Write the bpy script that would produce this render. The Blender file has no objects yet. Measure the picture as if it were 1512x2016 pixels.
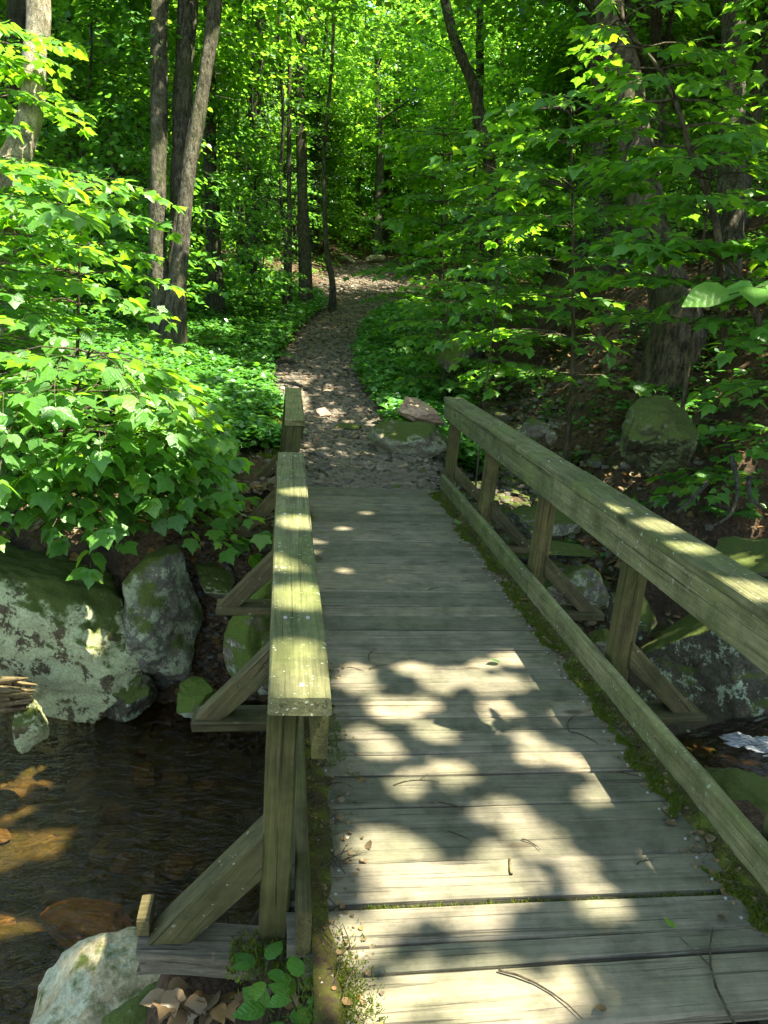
import bpy, bmesh, math, random
import numpy as np
from mathutils import Vector, Matrix, noise as mnoise
random.seed(7); rng = np.random.default_rng(7)
R = math.radians
sc = bpy.context.scene
col = sc.collection

# ------------------------------------------------------------ camera
EYE = Vector((0, 0, 1.6))
YAW, PITCH, ROLL = R(7.906), R(15.125), R(3.4)
FPX = 1552.0
_r = Vector((math.cos(YAW), -math.sin(YAW), 0)); _fh = Vector((math.sin(YAW), math.cos(YAW), 0)); _z = Vector((0, 0, 1))
C_F = _fh * math.cos(PITCH) - _z * math.sin(PITCH)
_u = _fh * math.sin(PITCH) + _z * math.cos(PITCH)
C_R = _r * math.cos(ROLL) + _u * math.sin(ROLL)
C_U = -_r * math.sin(ROLL) + _u * math.cos(ROLL)
cam = bpy.data.cameras.new('camera'); camo = bpy.data.objects.new('camera', cam); col.objects.link(camo)
m = Matrix((C_R, C_U, -C_F)).transposed().to_4x4(); m.translation = EYE
camo.matrix_world = m
cam.sensor_fit = 'VERTICAL'; cam.sensor_height = 36; cam.sensor_width = 27; cam.lens = 36 * FPX / 2016
cam.clip_start = 0.05; cam.clip_end = 600
sc.camera = camo

# ------------------------------------------------------------ sky, sun, exposure
SUN_EL, SUN_AZ = 67.0, 110.0          # azimuth clockwise from +Y
SDIR = Vector((math.sin(R(SUN_AZ)) * math.cos(R(SUN_EL)), math.cos(R(SUN_AZ)) * math.cos(R(SUN_EL)), math.sin(R(SUN_EL))))
w = bpy.data.worlds.new('World'); sc.world = w; w.use_nodes = True
nt = w.node_tree; nt.nodes.clear()
sky = nt.nodes.new('ShaderNodeTexSky'); sky.sky_type = 'NISHITA'; sky.sun_disc = False
sky.sun_elevation = R(SUN_EL); sky.sun_rotation = R(SUN_AZ)
bg = nt.nodes.new('ShaderNodeBackground'); bg.inputs[1].default_value = 0.145
wo = nt.nodes.new('ShaderNodeOutputWorld')
nt.links.new(sky.outputs[0], bg.inputs[0]); nt.links.new(bg.outputs[0], wo.inputs[0])
sd = bpy.data.lights.new('sun', 'SUN'); sd.energy = 5.0; sd.angle = R(0.53); sd.color = (1.0, .965, .92)
so = bpy.data.objects.new('sun', sd); col.objects.link(so)
so.rotation_euler = SDIR.to_track_quat('Z', 'Y').to_euler()
sc.view_settings.view_transform = 'Standard'; sc.view_settings.look = 'None'
sc.view_settings.exposure = 2.55; sc.view_settings.gamma = 1; sc.view_settings.use_curve_mapping = False
sc.view_settings.use_white_balance = True; sc.view_settings.white_balance_temperature = 7500; sc.view_settings.white_balance_tint = 6
cy = sc.cycles
cy.max_bounces = 8; cy.diffuse_bounces = 4; cy.glossy_bounces = 2; cy.transmission_bounces = 4; cy.transparent_max_bounces = 6
cy.use_denoising = True; cy.caustics_reflective = False; cy.caustics_refractive = False
cy.sample_clamp_indirect = 6.0

def at(x, y, t):                       # point seen at photo pixel x, y, t metres deep
    return EYE + (C_R * ((x - 756) / FPX) - C_U * ((y - 1008) / FPX) + C_F) * t
def seen(p, mar=0.0):                  # photo pixel of a point
    d = Vector(p) - EYE; z = d.dot(C_F)
    return (756 + FPX * d.dot(C_R) / z, 1008 - FPX * d.dot(C_U) / z, z)
def seen_np(P):
    d = P - np.array(EYE); z = d @ np.array(C_F); z = np.where(np.abs(z) < 1e-3, 1e-3, z)
    return 756 + FPX * (d @ np.array(C_R)) / z, 1008 - FPX * (d @ np.array(C_U)) / z, z

# ------------------------------------------------------------ object helpers
def link(name, data, mat=None, parent=None, loc=(0, 0, 0), rot=(0, 0, 0), scale=None):
    o = bpy.data.objects.new(name, data); col.objects.link(o)
    if mat is not None and data is not None and len(data.materials) == 0: data.materials.append(mat)
    if parent is not None: o.parent = parent
    o.location = loc; o.rotation_euler = rot
    if scale is not None: o.scale = scale
    return o
def thing(name, label, cat, loc=(0, 0, 0), rot=(0, 0, 0), group=None, data=None, mat=None, scale=None):
    o = link(name, data, mat, None, loc, rot, scale)
    o['label'] = label; o['category'] = cat
    if group: o['group'] = group
    return o
def structure(o): o['kind'] = 'structure'; return o
def stuff(o, label=None, cat=None):
    o['kind'] = 'stuff'
    if label: o['label'] = label
    if cat: o['category'] = cat
    return o
def mesh_np(name, V, F, mat=None, smooth=False, attr=None, luv=None):
    """V (n,3); F (m,k) constant-size faces"""
    me = bpy.data.meshes.new(name)
    V = np.asarray(V, dtype=np.float32); F = np.asarray(F, dtype=np.int32)
    me.vertices.add(len(V)); me.vertices.foreach_set('co', V.ravel())
    k = F.shape[1]; me.loops.add(F.size); me.loops.foreach_set('vertex_index', F.ravel())
    me.polygons.add(len(F)); me.polygons.foreach_set('loop_start', np.arange(0, F.size, k, dtype=np.int32))
    me.polygons.foreach_set('loop_total', np.full(len(F), k, dtype=np.int32))
    if smooth: me.polygons.foreach_set('use_smooth', np.ones(len(F), dtype=bool))
    if attr is not None:
        a = me.attributes.new('lv', 'FLOAT', 'POINT'); a.data.foreach_set('value', np.asarray(attr, dtype=np.float32))
    if luv is not None:
        a = me.attributes.new('luv', 'FLOAT_VECTOR', 'POINT'); a.data.foreach_set('vector', np.ascontiguousarray(luv, dtype=np.float32).ravel())
    me.update(calc_edges=True)
    if mat: me.materials.append(mat)
    return me

# value noise, numpy
def _hash(ix, iy, s):
    h = (ix * 374761393 + iy * 668265263 + s * 974711) & 0xffffffff
    h = ((h ^ (h >> 13)) * 1274126177) & 0xffffffff
    return ((h ^ (h >> 16)) & 0xffff) / 65535.0
def vnoise(x, y, s=0):
    x = np.asarray(x, float); y = np.asarray(y, float)
    ix = np.floor(x).astype(np.int64); iy = np.floor(y).astype(np.int64)
    fx = x - ix; fy = y - iy; fx = fx * fx * (3 - 2 * fx); fy = fy * fy * (3 - 2 * fy)
    a = _hash(ix, iy, s); b = _hash(ix + 1, iy, s); c = _hash(ix, iy + 1, s); d = _hash(ix + 1, iy + 1, s)
    return (a * (1 - fx) + b * fx) * (1 - fy) + (c * (1 - fx) + d * fx) * fy
def fbm(x, y, s=0, o=4):
    r = 0; a = .5
    for i in range(o): r = r + a * (vnoise(x, y, s + i * 17) - .5) * 2; x = x * 2.03; y = y * 2.03; a *= .5
    return r
def sstep(a, b, x):
    t = np.clip((x - a) / (b - a), 0, 1); return t * t * (3 - 2 * t)

# ------------------------------------------------------------ materials
def mat(name):
    m = bpy.data.materials.new(name); m.use_nodes = True; n = m.node_tree; n.nodes.clear()
    return m, n
class N:
    def __init__(s, n): s.n = n
    def __call__(s, t, **k):
        d = s.n.nodes.new('ShaderNode' + t)
        for a, v in k.items(): setattr(d, a, v)
        return d
    def l(s, a, b): s.n.links.new(a, b)
    def noise(s, vec, scale, detail=4, rough=.55, dist=0.0):
        d = s('TexNoise'); d.inputs['Scale'].default_value = scale; d.inputs['Detail'].default_value = detail
        d.inputs['Roughness'].default_value = rough; d.inputs['Distortion'].default_value = dist
        if vec is not None: s.l(vec, d.inputs['Vector'])
        return d.outputs['Fac']
    def ramp(s, fac, stops, interp='LINEAR'):
        d = s('ValToRGB'); d.color_ramp.interpolation = interp; e = d.color_ramp.elements
        while len(e) < len(stops): e.new(.5)
        for i, (p, c) in enumerate(stops):
            e[i].position = p; e[i].color = c if len(c) == 4 else (*c, 1)
        s.l(fac, d.inputs[0]); return d.outputs[0]
    def mix(s, fac, a, b, mode='MIX'):
        d = s('Mix', data_type='RGBA', blend_type=mode)
        for i, v in ((0, fac), (6, a), (7, b)):
            if hasattr(v, 'is_linked') or hasattr(v, 'links'): s.l(v, d.inputs[i])
            else: d.inputs[i].default_value = v if i == 0 else (*v, 1)
        return d.outputs[2]
    def math(s, op, a, b=None, c=None):
        d = s('Math', operation=op)
        for i, v in enumerate((a, b, c)):
            if v is None: continue
            if hasattr(v, 'links'): s.l(v, d.inputs[i])
            else: d.inputs[i].default_value = v
        return d.outputs[0]
    def mapping(s, vec, scale=(1, 1, 1), loc=None):
        d = s('Mapping'); d.inputs['Scale'].default_value = scale; s.l(vec, d.inputs['Vector'])
        if loc is not None: s.l(loc, d.inputs['Location'])
        return d.outputs[0]
    def bump(s, h, st, dist=.02, prev=None):
        d = s('Bump'); d.inputs['Strength'].default_value = st; d.inputs['Distance'].default_value = dist
        s.l(h, d.inputs['Height'])
        if prev is not None: s.l(prev, d.inputs['Normal'])
        return d.outputs[0]
    def out(s, sh):
        o = s('OutputMaterial'); s.l(sh, o.inputs[0])
    def principled(s, colr, rough=.8, normal=None, spec=.3):
        p = s('BsdfPrincipled')
        if hasattr(colr, 'links'): s.l(colr, p.inputs['Base Color'])
        else: p.inputs['Base Color'].default_value = (*colr, 1)
        if hasattr(rough, 'links'): s.l(rough, p.inputs['Roughness'])
        else: p.inputs['Roughness'].default_value = rough
        p.inputs['Specular IOR Level'].default_value = spec
        if normal is not None: s.l(normal, p.inputs['Normal'])
        return p.outputs[0]

def wood(name, dark, light, algae=.35, algae_col=(.10, .13, .035), lichen=0.0, seedscale=40.0, scale=1.0):
    """weathered board, grain along local X"""
    m, nt = mat(name); k = N(nt)
    tc = k('TexCoord'); oi = k('ObjectInfo')
    rv = k('CombineXYZ'); k.l(k.math('MULTIPLY', oi.outputs['Random'], seedscale), rv.inputs[0]); k.l(k.math('MULTIPLY', oi.outputs['Random'], 17.3), rv.inputs[1]); k.l(k.math('MULTIPLY', oi.outputs['Random'], 7.7), rv.inputs[2])
    v = k.mapping(tc.outputs['Object'], (1, 1, 1), rv.outputs[0])
    g1 = k.noise(k.mapping(v, (1.2, 26, 26)), 1.6 * scale, 6, .62, .35)
    g2 = k.noise(k.mapping(v, (3.0, 120, 120)), 1.5 * scale, 3, .6)
    big = k.noise(v, 3.2, 5, .6)
    cracks = k.ramp(k.noise(k.mapping(v, (.6, 34, 34)), 2.2, 5, .7, .5), [(.585, (0, 0, 0)), (.63, (1, 1, 1))])
    grain = k.math('ADD', k.math('MULTIPLY', g1, .6), k.math('MULTIPLY', g2, .4))
    c = k.ramp(grain, [(.33, dark), (.52, tuple((a + b) / 2 for a, b in zip(dark, light))), (.68, light)])
    tint = k.ramp(oi.outputs['Random'], [(0, (.72, .74, .70)), (.5, (1, 1, 1)), (1, (1.25, 1.2, 1.12))])
    c = k.mix(1.0, c, tint, 'MULTIPLY')
    c = k.mix(k.math('MULTIPLY', k.ramp(big, [(.42, (0, 0, 0)), (.66, (1, 1, 1))]), algae), c, algae_col)
    wear = k.ramp(k.noise(v, 7, 8, .72), [(.36, (.45, .48, .42)), (.52, (.85, .86, .82)), (.66, (1.15, 1.12, 1.05))])
    c = k.mix(.8, c, wear, 'MULTIPLY')
    # knots
    vo = k('TexVoronoi'); vo.inputs['Scale'].default_value = 1.0; k.l(k.mapping(v, (2.2, 5.5, 5.5)), vo.inputs['Vector'])
    kn = k.ramp(vo.outputs['Distance'], [(.06, (.35, .3, .25)), (.13, (1, 1, 1))])
    c = k.mix(.8, c, kn, 'MULTIPLY')
    c = k.mix(k.math('MULTIPLY', cracks, .72), c, tuple(d * .3 for d in dark))
    h = k.math('SUBTRACT', grain, k.math('MULTIPLY', cracks, .6))
    if lichen:
        for sc_, th, lc in ((38, .24, (.27, .33, .22)), (90, .24, (.33, .38, .27)), (16, .13, (.36, .41, .32))):
            vl = k('TexVoronoi'); vl.inputs['Scale'].default_value = sc_; vl.inputs['Randomness'].default_value = 1
            wv = k('Mix', data_type='RGBA'); wv.inputs[0].default_value = .02
            k.l(v, wv.inputs[6])
            nn = k('TexNoise'); nn.inputs['Scale'].default_value = 40; k.l(v, nn.inputs['Vector']); k.l(nn.outputs['Color'], wv.inputs[7])
            k.l(wv.outputs[2], vl.inputs['Vector'])
            near = k.math('LESS_THAN', vl.outputs['Distance'], th)
            sp = k('SeparateColor'); k.l(vl.outputs['Color'], sp.inputs[0])
            pick = k.math('LESS_THAN', sp.outputs[0], lichen)
            patch = k.math('MULTIPLY', k.math('MULTIPLY', near, pick), k.ramp(k.noise(v, 5, 4, .6), [(.42, (.15, .15, .15)), (.56, (1, 1, 1))]))
            c = k.mix(k.math('MULTIPLY', patch, .7), c, lc)
    n1 = k.bump(h, .55, .006)
    k.out(k.principled(c, .85, n1, .2)); return m

def rockmat(name, base=(.13, .12, .10), lichen=0.0, moss=0.3, wet=False, lc=(.40, .44, .32), mossc=(.045, .06, .012), mscale=2.4, lscale=5.0):
    m, nt = mat(name); k = N(nt)
    tc = k('TexCoord'); oi = k('ObjectInfo')
    rv = k('CombineXYZ'); k.l(k.math('MULTIPLY', oi.outputs['Random'], 31), rv.inputs[0]); k.l(k.math('MULTIPLY', oi.outputs['Random'], 13), rv.inputs[1])
    v = k.mapping(tc.outputs['Object'], (1, 1, 1), rv.outputs[0])
    n0 = k.noise(v, 3, 8, .62); n1 = k.noise(v, 22, 6, .7); n2 = k.noise(k.mapping(v, (1, 1, 5)), 5, 6, .6)
    c = k.ramp(k.math('ADD', k.math('MULTIPLY', n0, .5), k.math('MULTIPLY', n1, .5)), [(.34, tuple(b * .5 for b in base)), (.5, base), (.66, tuple(b * 1.65 for b in base))])
    c = k.mix(.5, c, k.ramp(n2, [(.35, (.6, .58, .5)), (.65, (1.1, 1.1, 1.1))]), 'MULTIPLY')
    tint = k.ramp(oi.outputs['Random'], [(0, (.75, .76, .78)), (.5, (1, .98, .94)), (1, (1.25, 1.15, 1.0))])
    c = k.mix(1.0, c, tint, 'MULTIPLY')
    if lichen:
        ln = k.math('ADD', k.math('MULTIPLY', k.noise(v, lscale, 10, .72, .3), .8), k.math('MULTIPLY', k.noise(v, lscale * 9, 5, .7), .2))
        f = k.ramp(ln, [(.5 - .14 * (lichen - .5) - .015, (0, 0, 0)), (.5 - .14 * (lichen - .5) + .012, (1, 1, 1))])
        lcc = k.mix(k.noise(v, 30, 5, .7), tuple(a * .6 for a in lc), tuple(min(a * 1.25, .6) for a in lc))
        c = k.mix(f, c, lcc)
        vl = k('TexVoronoi'); vl.inputs['Scale'].default_value = 6; k.l(v, vl.inputs['Vector'])
        sp = k('SeparateColor'); k.l(vl.outputs['Color'], sp.inputs[0])
        ring = k.math('MULTIPLY', k.math('LESS_THAN', k.math('ADD', vl.outputs['Distance'], k.math('MULTIPLY', n1, .5)), .46), k.math('LESS_THAN', sp.outputs[1], .3))
        c = k.mix(ring, c, tuple(a * 1.0 for a in lc))
        vl = k('TexVoronoi'); vl.inputs['Scale'].default_value = 17; k.l(v, vl.inputs['Vector'])
        sp = k('SeparateColor'); k.l(vl.outputs['Color'], sp.inputs[0])
        lob = k.math('MULTIPLY', k.math('LESS_THAN', k.math('ADD', vl.outputs['Distance'], k.math('MULTIPLY', n1, .6)), .58), k.math('LESS_THAN', sp.outputs[0], lichen * .62))
        c = k.mix(lob, c, k.mix(n1, tuple(a * .6 for a in lc), tuple(min(a * 1.35, .6) for a in lc)))
        fine = k.ramp(k.noise(v, 55, 6, .8), [(.36, (.4, .38, .32)), (.56, (1.1, 1.1, 1.1))])
        c = k.mix(.65, c, fine, 'MULTIPLY')
    if moss:
        ge = k('NewGeometry'); sx = k('SeparateXYZ'); k.l(ge.outputs['Normal'], sx.inputs[0])
        mm = k.math('ADD', k.math('MULTIPLY', sx.outputs[2], .30), k.noise(v, mscale, 9, .7))
        th = .86 - .42 * moss
        f = k.ramp(mm, [(max(th - .04, 0), (0, 0, 0)), (min(th + .04, 1), (1, 1, 1))])
        mcol = k.mix(k.noise(v, 60, 4, .7), tuple(a * .45 for a in mossc), tuple(a * 1.9 for a in mossc))
        c = k.mix(f, c, mcol)
    hh = k.math('ADD', n0, k.math('MULTIPLY', n1, .35))
    nn = k.bump(hh, .8, .03); nn = k.bump(k.noise(v, 90, 4, .7), .5, .004, nn)
    k.out(k.principled(c, .3 if wet else .9, nn, .5 if wet else .2)); return m

def leafmat(name, refl, trans, glossy=.05, tw=.5, yellow=.35, veins=False):
    m, nt = mat(name); k = N(nt)
    at_ = k('Attribute'); at_.attribute_name = 'lv'
    oi = k('ObjectInfo')
    r = k.math('FRACT', k.math('ADD', at_.outputs['Fac'], k.math('MULTIPLY', oi.outputs['Random'], .97)))
    vr = k.ramp(r, [(0, (.55, .62, .6)), (.35, (.9, .95, .9)), (.75, (1.1, 1.08, 1.0)), (1, (1.5 + yellow, 1.3, .7))])
    nrm = None
    if veins:
        la = k('Attribute'); la.attribute_name = 'luv'; sx = k('SeparateXYZ'); k.l(la.outputs['Vector'], sx.inputs[0])
        ax = k.math('ABSOLUTE', sx.outputs[0]); mid = k.math('LESS_THAN', ax, .014)
        w_ = k.math('SINE', k.math('MULTIPLY', k.math('SUBTRACT', sx.outputs[1], k.math('MULTIPLY', ax, .75)), 38)); lat = k.math('GREATER_THAN', w_, .93)
        vein = k.math('MAXIMUM', mid, k.math('MULTIPLY', lat, .6))
        vr = k.mix(k.math('MULTIPLY', vein, .25), vr, (1.7, 1.5, 1.4))
        nz = k.noise(la.outputs['Vector'], 5, 4, .6)
        vr = k.mix(.6, vr, k.ramp(nz, [(.35, (.7, .75, .7)), (.62, (1.15, 1.12, 1.1))]), 'MULTIPLY')
        nrm = k.bump(k.math('ADD', k.math('MULTIPLY', w_, .3), k.math('MULTIPLY', nz, 3)), .3, .006)
    d = k('BsdfDiffuse'); k.l(k.mix(1.0, refl, vr, 'MULTIPLY'), d.inputs[0])
    t = k('BsdfTranslucent'); k.l(k.mix(1.0, trans, vr, 'MULTIPLY'), t.inputs[0])
    s = k('MixShader'); s.inputs[0].default_value = tw; k.l(d.outputs[0], s.inputs[1]); k.l(t.outputs[0], s.inputs[2])
    g = k('BsdfGlossy'); g.inputs['Roughness'].default_value = .38; g.inputs[0].default_value = (.85, 1, .9, 1)
    if nrm is not None: k.l(nrm, d.inputs['Normal']); k.l(nrm, g.inputs['Normal'])
    s2 = k('MixShader'); s2.inputs[0].default_value = glossy; k.l(s.outputs[0], s2.inputs[1]); k.l(g.outputs[0], s2.inputs[2])
    k.out(s2.outputs[0]); return m

M = {}
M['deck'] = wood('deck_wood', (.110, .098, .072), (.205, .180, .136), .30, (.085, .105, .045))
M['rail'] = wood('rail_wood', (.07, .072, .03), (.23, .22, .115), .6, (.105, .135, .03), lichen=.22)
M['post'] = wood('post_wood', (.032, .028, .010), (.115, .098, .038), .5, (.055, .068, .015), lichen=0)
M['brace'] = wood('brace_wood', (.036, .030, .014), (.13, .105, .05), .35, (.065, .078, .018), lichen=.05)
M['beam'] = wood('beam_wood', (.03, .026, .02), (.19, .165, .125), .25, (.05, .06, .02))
M['old'] = wood('rotten_wood', (.06, .03, .015), (.30, .22, .12), .35, (.07, .08, .02))
M['rock_olive'] = rockmat('boulder_olive_rock', (.04, .042, .02), lichen=.45, moss=.7, lc=(.12, .15, .06), lscale=5)
M['rock_plain'] = rockmat('gully_rock', (.13, .12, .10), moss=.45)
M['rock_lichen'] = rockmat('boulder_lichen_rock', (.085, .07, .04), lichen=.72, moss=.46, lc=(.35, .375, .205), lscale=5.5)
M['rock_dark'] = rockmat('boulder_dark_rock', (.075, .07, .05), lichen=.12, moss=.62, lc=(.30, .36, .23), lscale=7)
M['rock'] = rockmat('grey_rock', (.14, .13, .10), lichen=.30, moss=.55, lc=(.24, .27, .17), lscale=7)
M['rock_moss'] = rockmat('mossy_rock', (.12, .11, .09), lichen=.1, moss=1.0, mossc=(.05, .075, .012))
M['rock_pale'] = rockmat('pale_rock', (.25, .225, .155), lichen=.45, moss=.06, lc=(.34, .34, .23), lscale=7)
M['rock_wet'] = rockmat('stream_rock', (.20, .13, .06), moss=0, wet=True)
M['rock_orange'] = rockmat('stream_rock_orange', (.45, .21, .06), moss=0, wet=True)
M['rock_pink'] = rockmat('pinkish_rock', (.30, .21, .155), moss=0)
M['shale'] = rockmat('path_shale', (.12, .108, .088), moss=0)
M['leaf_near'] = leafmat('maple_leaf', (.075, .20, .035), (.22, .52, .035), .028, .5, .3, True)
M['leaf_mid'] = leafmat('understory_leaf', (.065, .19, .035), (.18, .48, .045), .035, .5, .2)
M['leaf_far'] = leafmat('forest_leaf', (.07, .18, .04), (.25, .55, .05), .03, .55, .2)
M['leaf_can'] = leafmat('canopy_leaf', (.06, .15, .03), (.15, .34, .03), .04, .45)
M['leaf_low'] = leafmat('ground_leaf', (.055, .18, .035), (.12, .38, .03), .06, .4)
M['leaf_pale'] = leafmat('pale_green_leaf', (.10, .22, .075), (.2, .42, .08), .06, .4, 0, True)
M['leaf_dead'] = leafmat('dry_leaf', (.15, .098, .055), (.12, .07, .03), .03, .2, 0)
M['needle'] = leafmat('needle_leaf', (.025, .06, .02), (.03, .08, .015), .03, .25, 0)
M['moss'] = leafmat('moss_tuft', (.085, .12, .018), (.13, .18, .02), .01, .3, .3)

def barkmat(name, a, b, lich=.0, ridge=1.0):
    m, nt = mat(name); k = N(nt)
    tc = k('TexCoord'); v = tc.outputs['Object']
    n1 = k.noise(k.mapping(v, (1, 1, .22)), 26 * ridge, 6, .65, .4); n2 = k.noise(v, 5, 5, .6); n3 = k.noise(v, 70, 4, .7)
    c = k.ramp(n1, [(.36, a), (.62, b)])
    c = k.mix(.8, c, k.ramp(n2, [(.35, (.5, .52, .5)), (.65, (1.25, 1.25, 1.1))]), 'MULTIPLY')
    c = k.mix(.7, c, k.ramp(n3, [(.38, (.45, .45, .45)), (.6, (1.2, 1.2, 1.2))]), 'MULTIPLY')
    f = k.math('MULTIPLY', k.ramp(k.noise(v, 14, 8, .75), [(.55, (0, 0, 0)), (.60, (1, 1, 1))]), lich)
    c = k.mix(f, c, (.22, .25, .19))
    c = k.mix(k.math('MULTIPLY', k.ramp(k.noise(v, 2.2, 4), [(.45, (0, 0, 0)), (.65, (1, 1, 1))]), .45), c, (.05, .065, .015))
    nn = k.bump(n1, 1, .06); nn = k.bump(n3, .7, .01, nn)
    k.out(k.principled(c, .9, nn, .15)); return m
M['bark_pale'] = barkmat('pale_bark', (.22, .17, .11), (.50, .45, .36), .2)
M['bark'] = barkmat('grey_bark', (.022, .019, .014), (.12, .11, .08), .3)
M['bark_dark'] = barkmat('dark_bark', (.03, .027, .022), (.11, .10, .08), .2)
M['bark_birch'] = barkmat('peeling_birch_bark', (.022, .018, .013), (.14, .115, .08), .12, .8)
M['twig'] = barkmat('twig_bark', (.05, .04, .03), (.16, .13, .09))
M['stem'] = barkmat('green_stem', (.06, .07, .03), (.14, .16, .06))

# ground material
m, nt = mat('forest_floor'); k = N(nt)
tc = k('TexCoord'); v = tc.outputs['Object']
nz1 = k.noise(v, 34, 6, .75, .6)
lit = k.ramp(nz1, [(.30, (.02, .013, .008)), (.45, (.07, .044, .026)), (.56, (.13, .085, .05)), (.68, (.24, .17, .11))])
dirt = k.ramp(k.noise(v, 9, 8, .7), [(.35, (.018, .014, .009)), (.65, (.075, .056, .036))])
c = k.mix(k.ramp(k.noise(v, 2.2, 6), [(.38, (0, 0, 0)), (.6, (1, 1, 1))]), dirt, lit)
c = k.mix(k.ramp(k.noise(v, 1.3, 8, .65), [(.52, (0, 0, 0)), (.60, (1, 1, 1))]), c, k.mix(k.noise(v, 50), (.015, .02, .005), (.06, .08, .018)))
nn = k.bump(nz1, .9, .03); nn = k.bump(k.noise(v, 90, 5, .7), .6, .008, nn)
k.out(k.principled(c, .95, nn, .1)); M['floor'] = m
m, nt = mat('path_gravel'); k = N(nt)
tc = k('TexCoord'); v = tc.outputs['Object']
vo = k('TexVoronoi'); vo.inputs['Scale'].default_value = 22; k.l(k.mapping(v, (1, 1.3, 1)), vo.inputs['Vector'])
sp = k('SeparateColor'); k.l(vo.outputs['Color'], sp.inputs[0])
c = k.ramp(sp.outputs[1], [(0, (.04, .035, .026)), (.5, (.095, .085, .066)), (1, (.17, .155, .125))])
c = k.mix(k.ramp(k.noise(v, 1.8, 6), [(.40, (0, 0, 0)), (.62, (1, 1, 1))]), c, k.mix(k.noise(v, 40), (.035, .028, .018), (.10, .078, .052)))
nn = k.bump(vo.outputs['Distance'], 1, .03); nn = k.bump(k.noise(v, 60, 6, .7), .5, .01, nn)
k.out(k.principled(c, .92, nn, .15)); M['path'] = m
m, nt = mat('stream_bed'); k = N(nt)
tc = k('TexCoord'); v = tc.outputs['Object']
vo = k('TexVoronoi'); vo.inputs['Scale'].default_value = 9; vo.inputs['Randomness'].default_value = 1; k.l(v, vo.inputs['Vector'])
sp = k('SeparateColor'); k.l(vo.outputs['Color'], sp.inputs[0])
c = k.ramp(sp.outputs[0], [(0, (.04, .033, .018)), (.5, (.11, .08, .04)), (.85, (.19, .13, .06)), (1, (.30, .25, .16))])
c = k.mix(k.ramp(k.noise(v, 3, 7, .7), [(.4, (0, 0, 0)), (.6, (1, 1, 1))]), c, k.mix(k.noise(v, 30), (.05, .045, .015), (.13, .12, .04)))
k.out(k.principled(c, .7, k.bump(k.noise(v, 14, 6, .7), 1, .03), .3)); M['bed'] = m
# water
m, nt = mat('stream_water'); k = N(nt)
tc = k('TexCoord'); v = tc.outputs['Object']
w1 = k.noise(k.mapping(v, (3.2, 7.5, 1)), 1.6, 4, .55, 1.2); w2 = k.noise(k.mapping(v, (6, 12, 1)), 4.0, 3, .5, .6)
hh = k.math('ADD', w1, k.math('MULTIPLY', w2, .25))
bn = k.bump(hh, .8, .07)
tr = k('BsdfTransparent'); tr.inputs[0].default_value = (.62, .55, .38, 1)
gl = k('BsdfGlossy'); gl.inputs['Roughness'].default_value = .02; k.l(bn, gl.inputs['Normal'])
fr = k('Fresnel'); fr.inputs['IOR'].default_value = 1.33; k.l(bn, fr.inputs['Normal'])
ms = k('MixShader'); k.l(fr.outputs[0], ms.inputs[0]); k.l(tr.outputs[0], ms.inputs[1]); k.l(gl.outputs[0], ms.inputs[2])
k.out(ms.outputs[0]); M['water'] = m
m, nt = mat('white_water'); k = N(nt)
tc = k('TexCoord'); k.out(k.principled((.62, .66, .68), .35, k.bump(k.noise(tc.outputs['Object'], 40, 5, .7), 1, .02), .5)); M['foam'] = m
m, nt = mat('moss_mat'); k = N(nt)
tc = k('TexCoord'); v = tc.outputs['Object']
c = k.ramp(k.noise(v, 11, 6, .7), [(.38, (.045, .032, .018)), (.52, (.06, .06, .014)), (.66, (.10, .13, .02))])
k.out(k.principled(c, .95, k.bump(k.noise(v, 80, 5, .7), 1, .01), .1)); M['mossmat'] = m
m, nt = mat('iron'); k = N(nt); k.out(k.principled((.25, .24, .22), .5, None, .5)); M['iron'] = m

# ------------------------------------------------------------ terrain
PY = np.array([-30, 1.5, 6.6, 8, 9.3, 11, 13, 15.3, 18.3, 21.8, 25.8, 30, 35, 45, 80, 120])
PZ = np.array([-.08, -.08, -.06, 0.02, .05, .12, .36, .55, .88, 1.27, 1.75, 2.4, 3.2, 3.9, 7.2, 12.])
PXC = np.array([.7, .7, .75, .9, .70, .62, .50, .74, 1.15, 1.95, 2.6, 3.2, 4.3, 8, 20, 30.])
PW = np.array([.8, .8, .75, .75, .6, .75, .72, .68, .68, .8, 1.7, 1.6, 1.0, .9, .9, .9])
GX = lambda y: np.interp(y, [4, 5.5, 8, 11, 15, 20, 30], [2.3, 2.3, 2.6, 2.95, 3.6, 4.8, 8])
GZ = lambda y: np.interp(y, [4, 5.4, 8, 11, 15, 20, 30], [-1.5, -1.2, -.62, -.05, .35, .95, 2.3])
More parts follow.
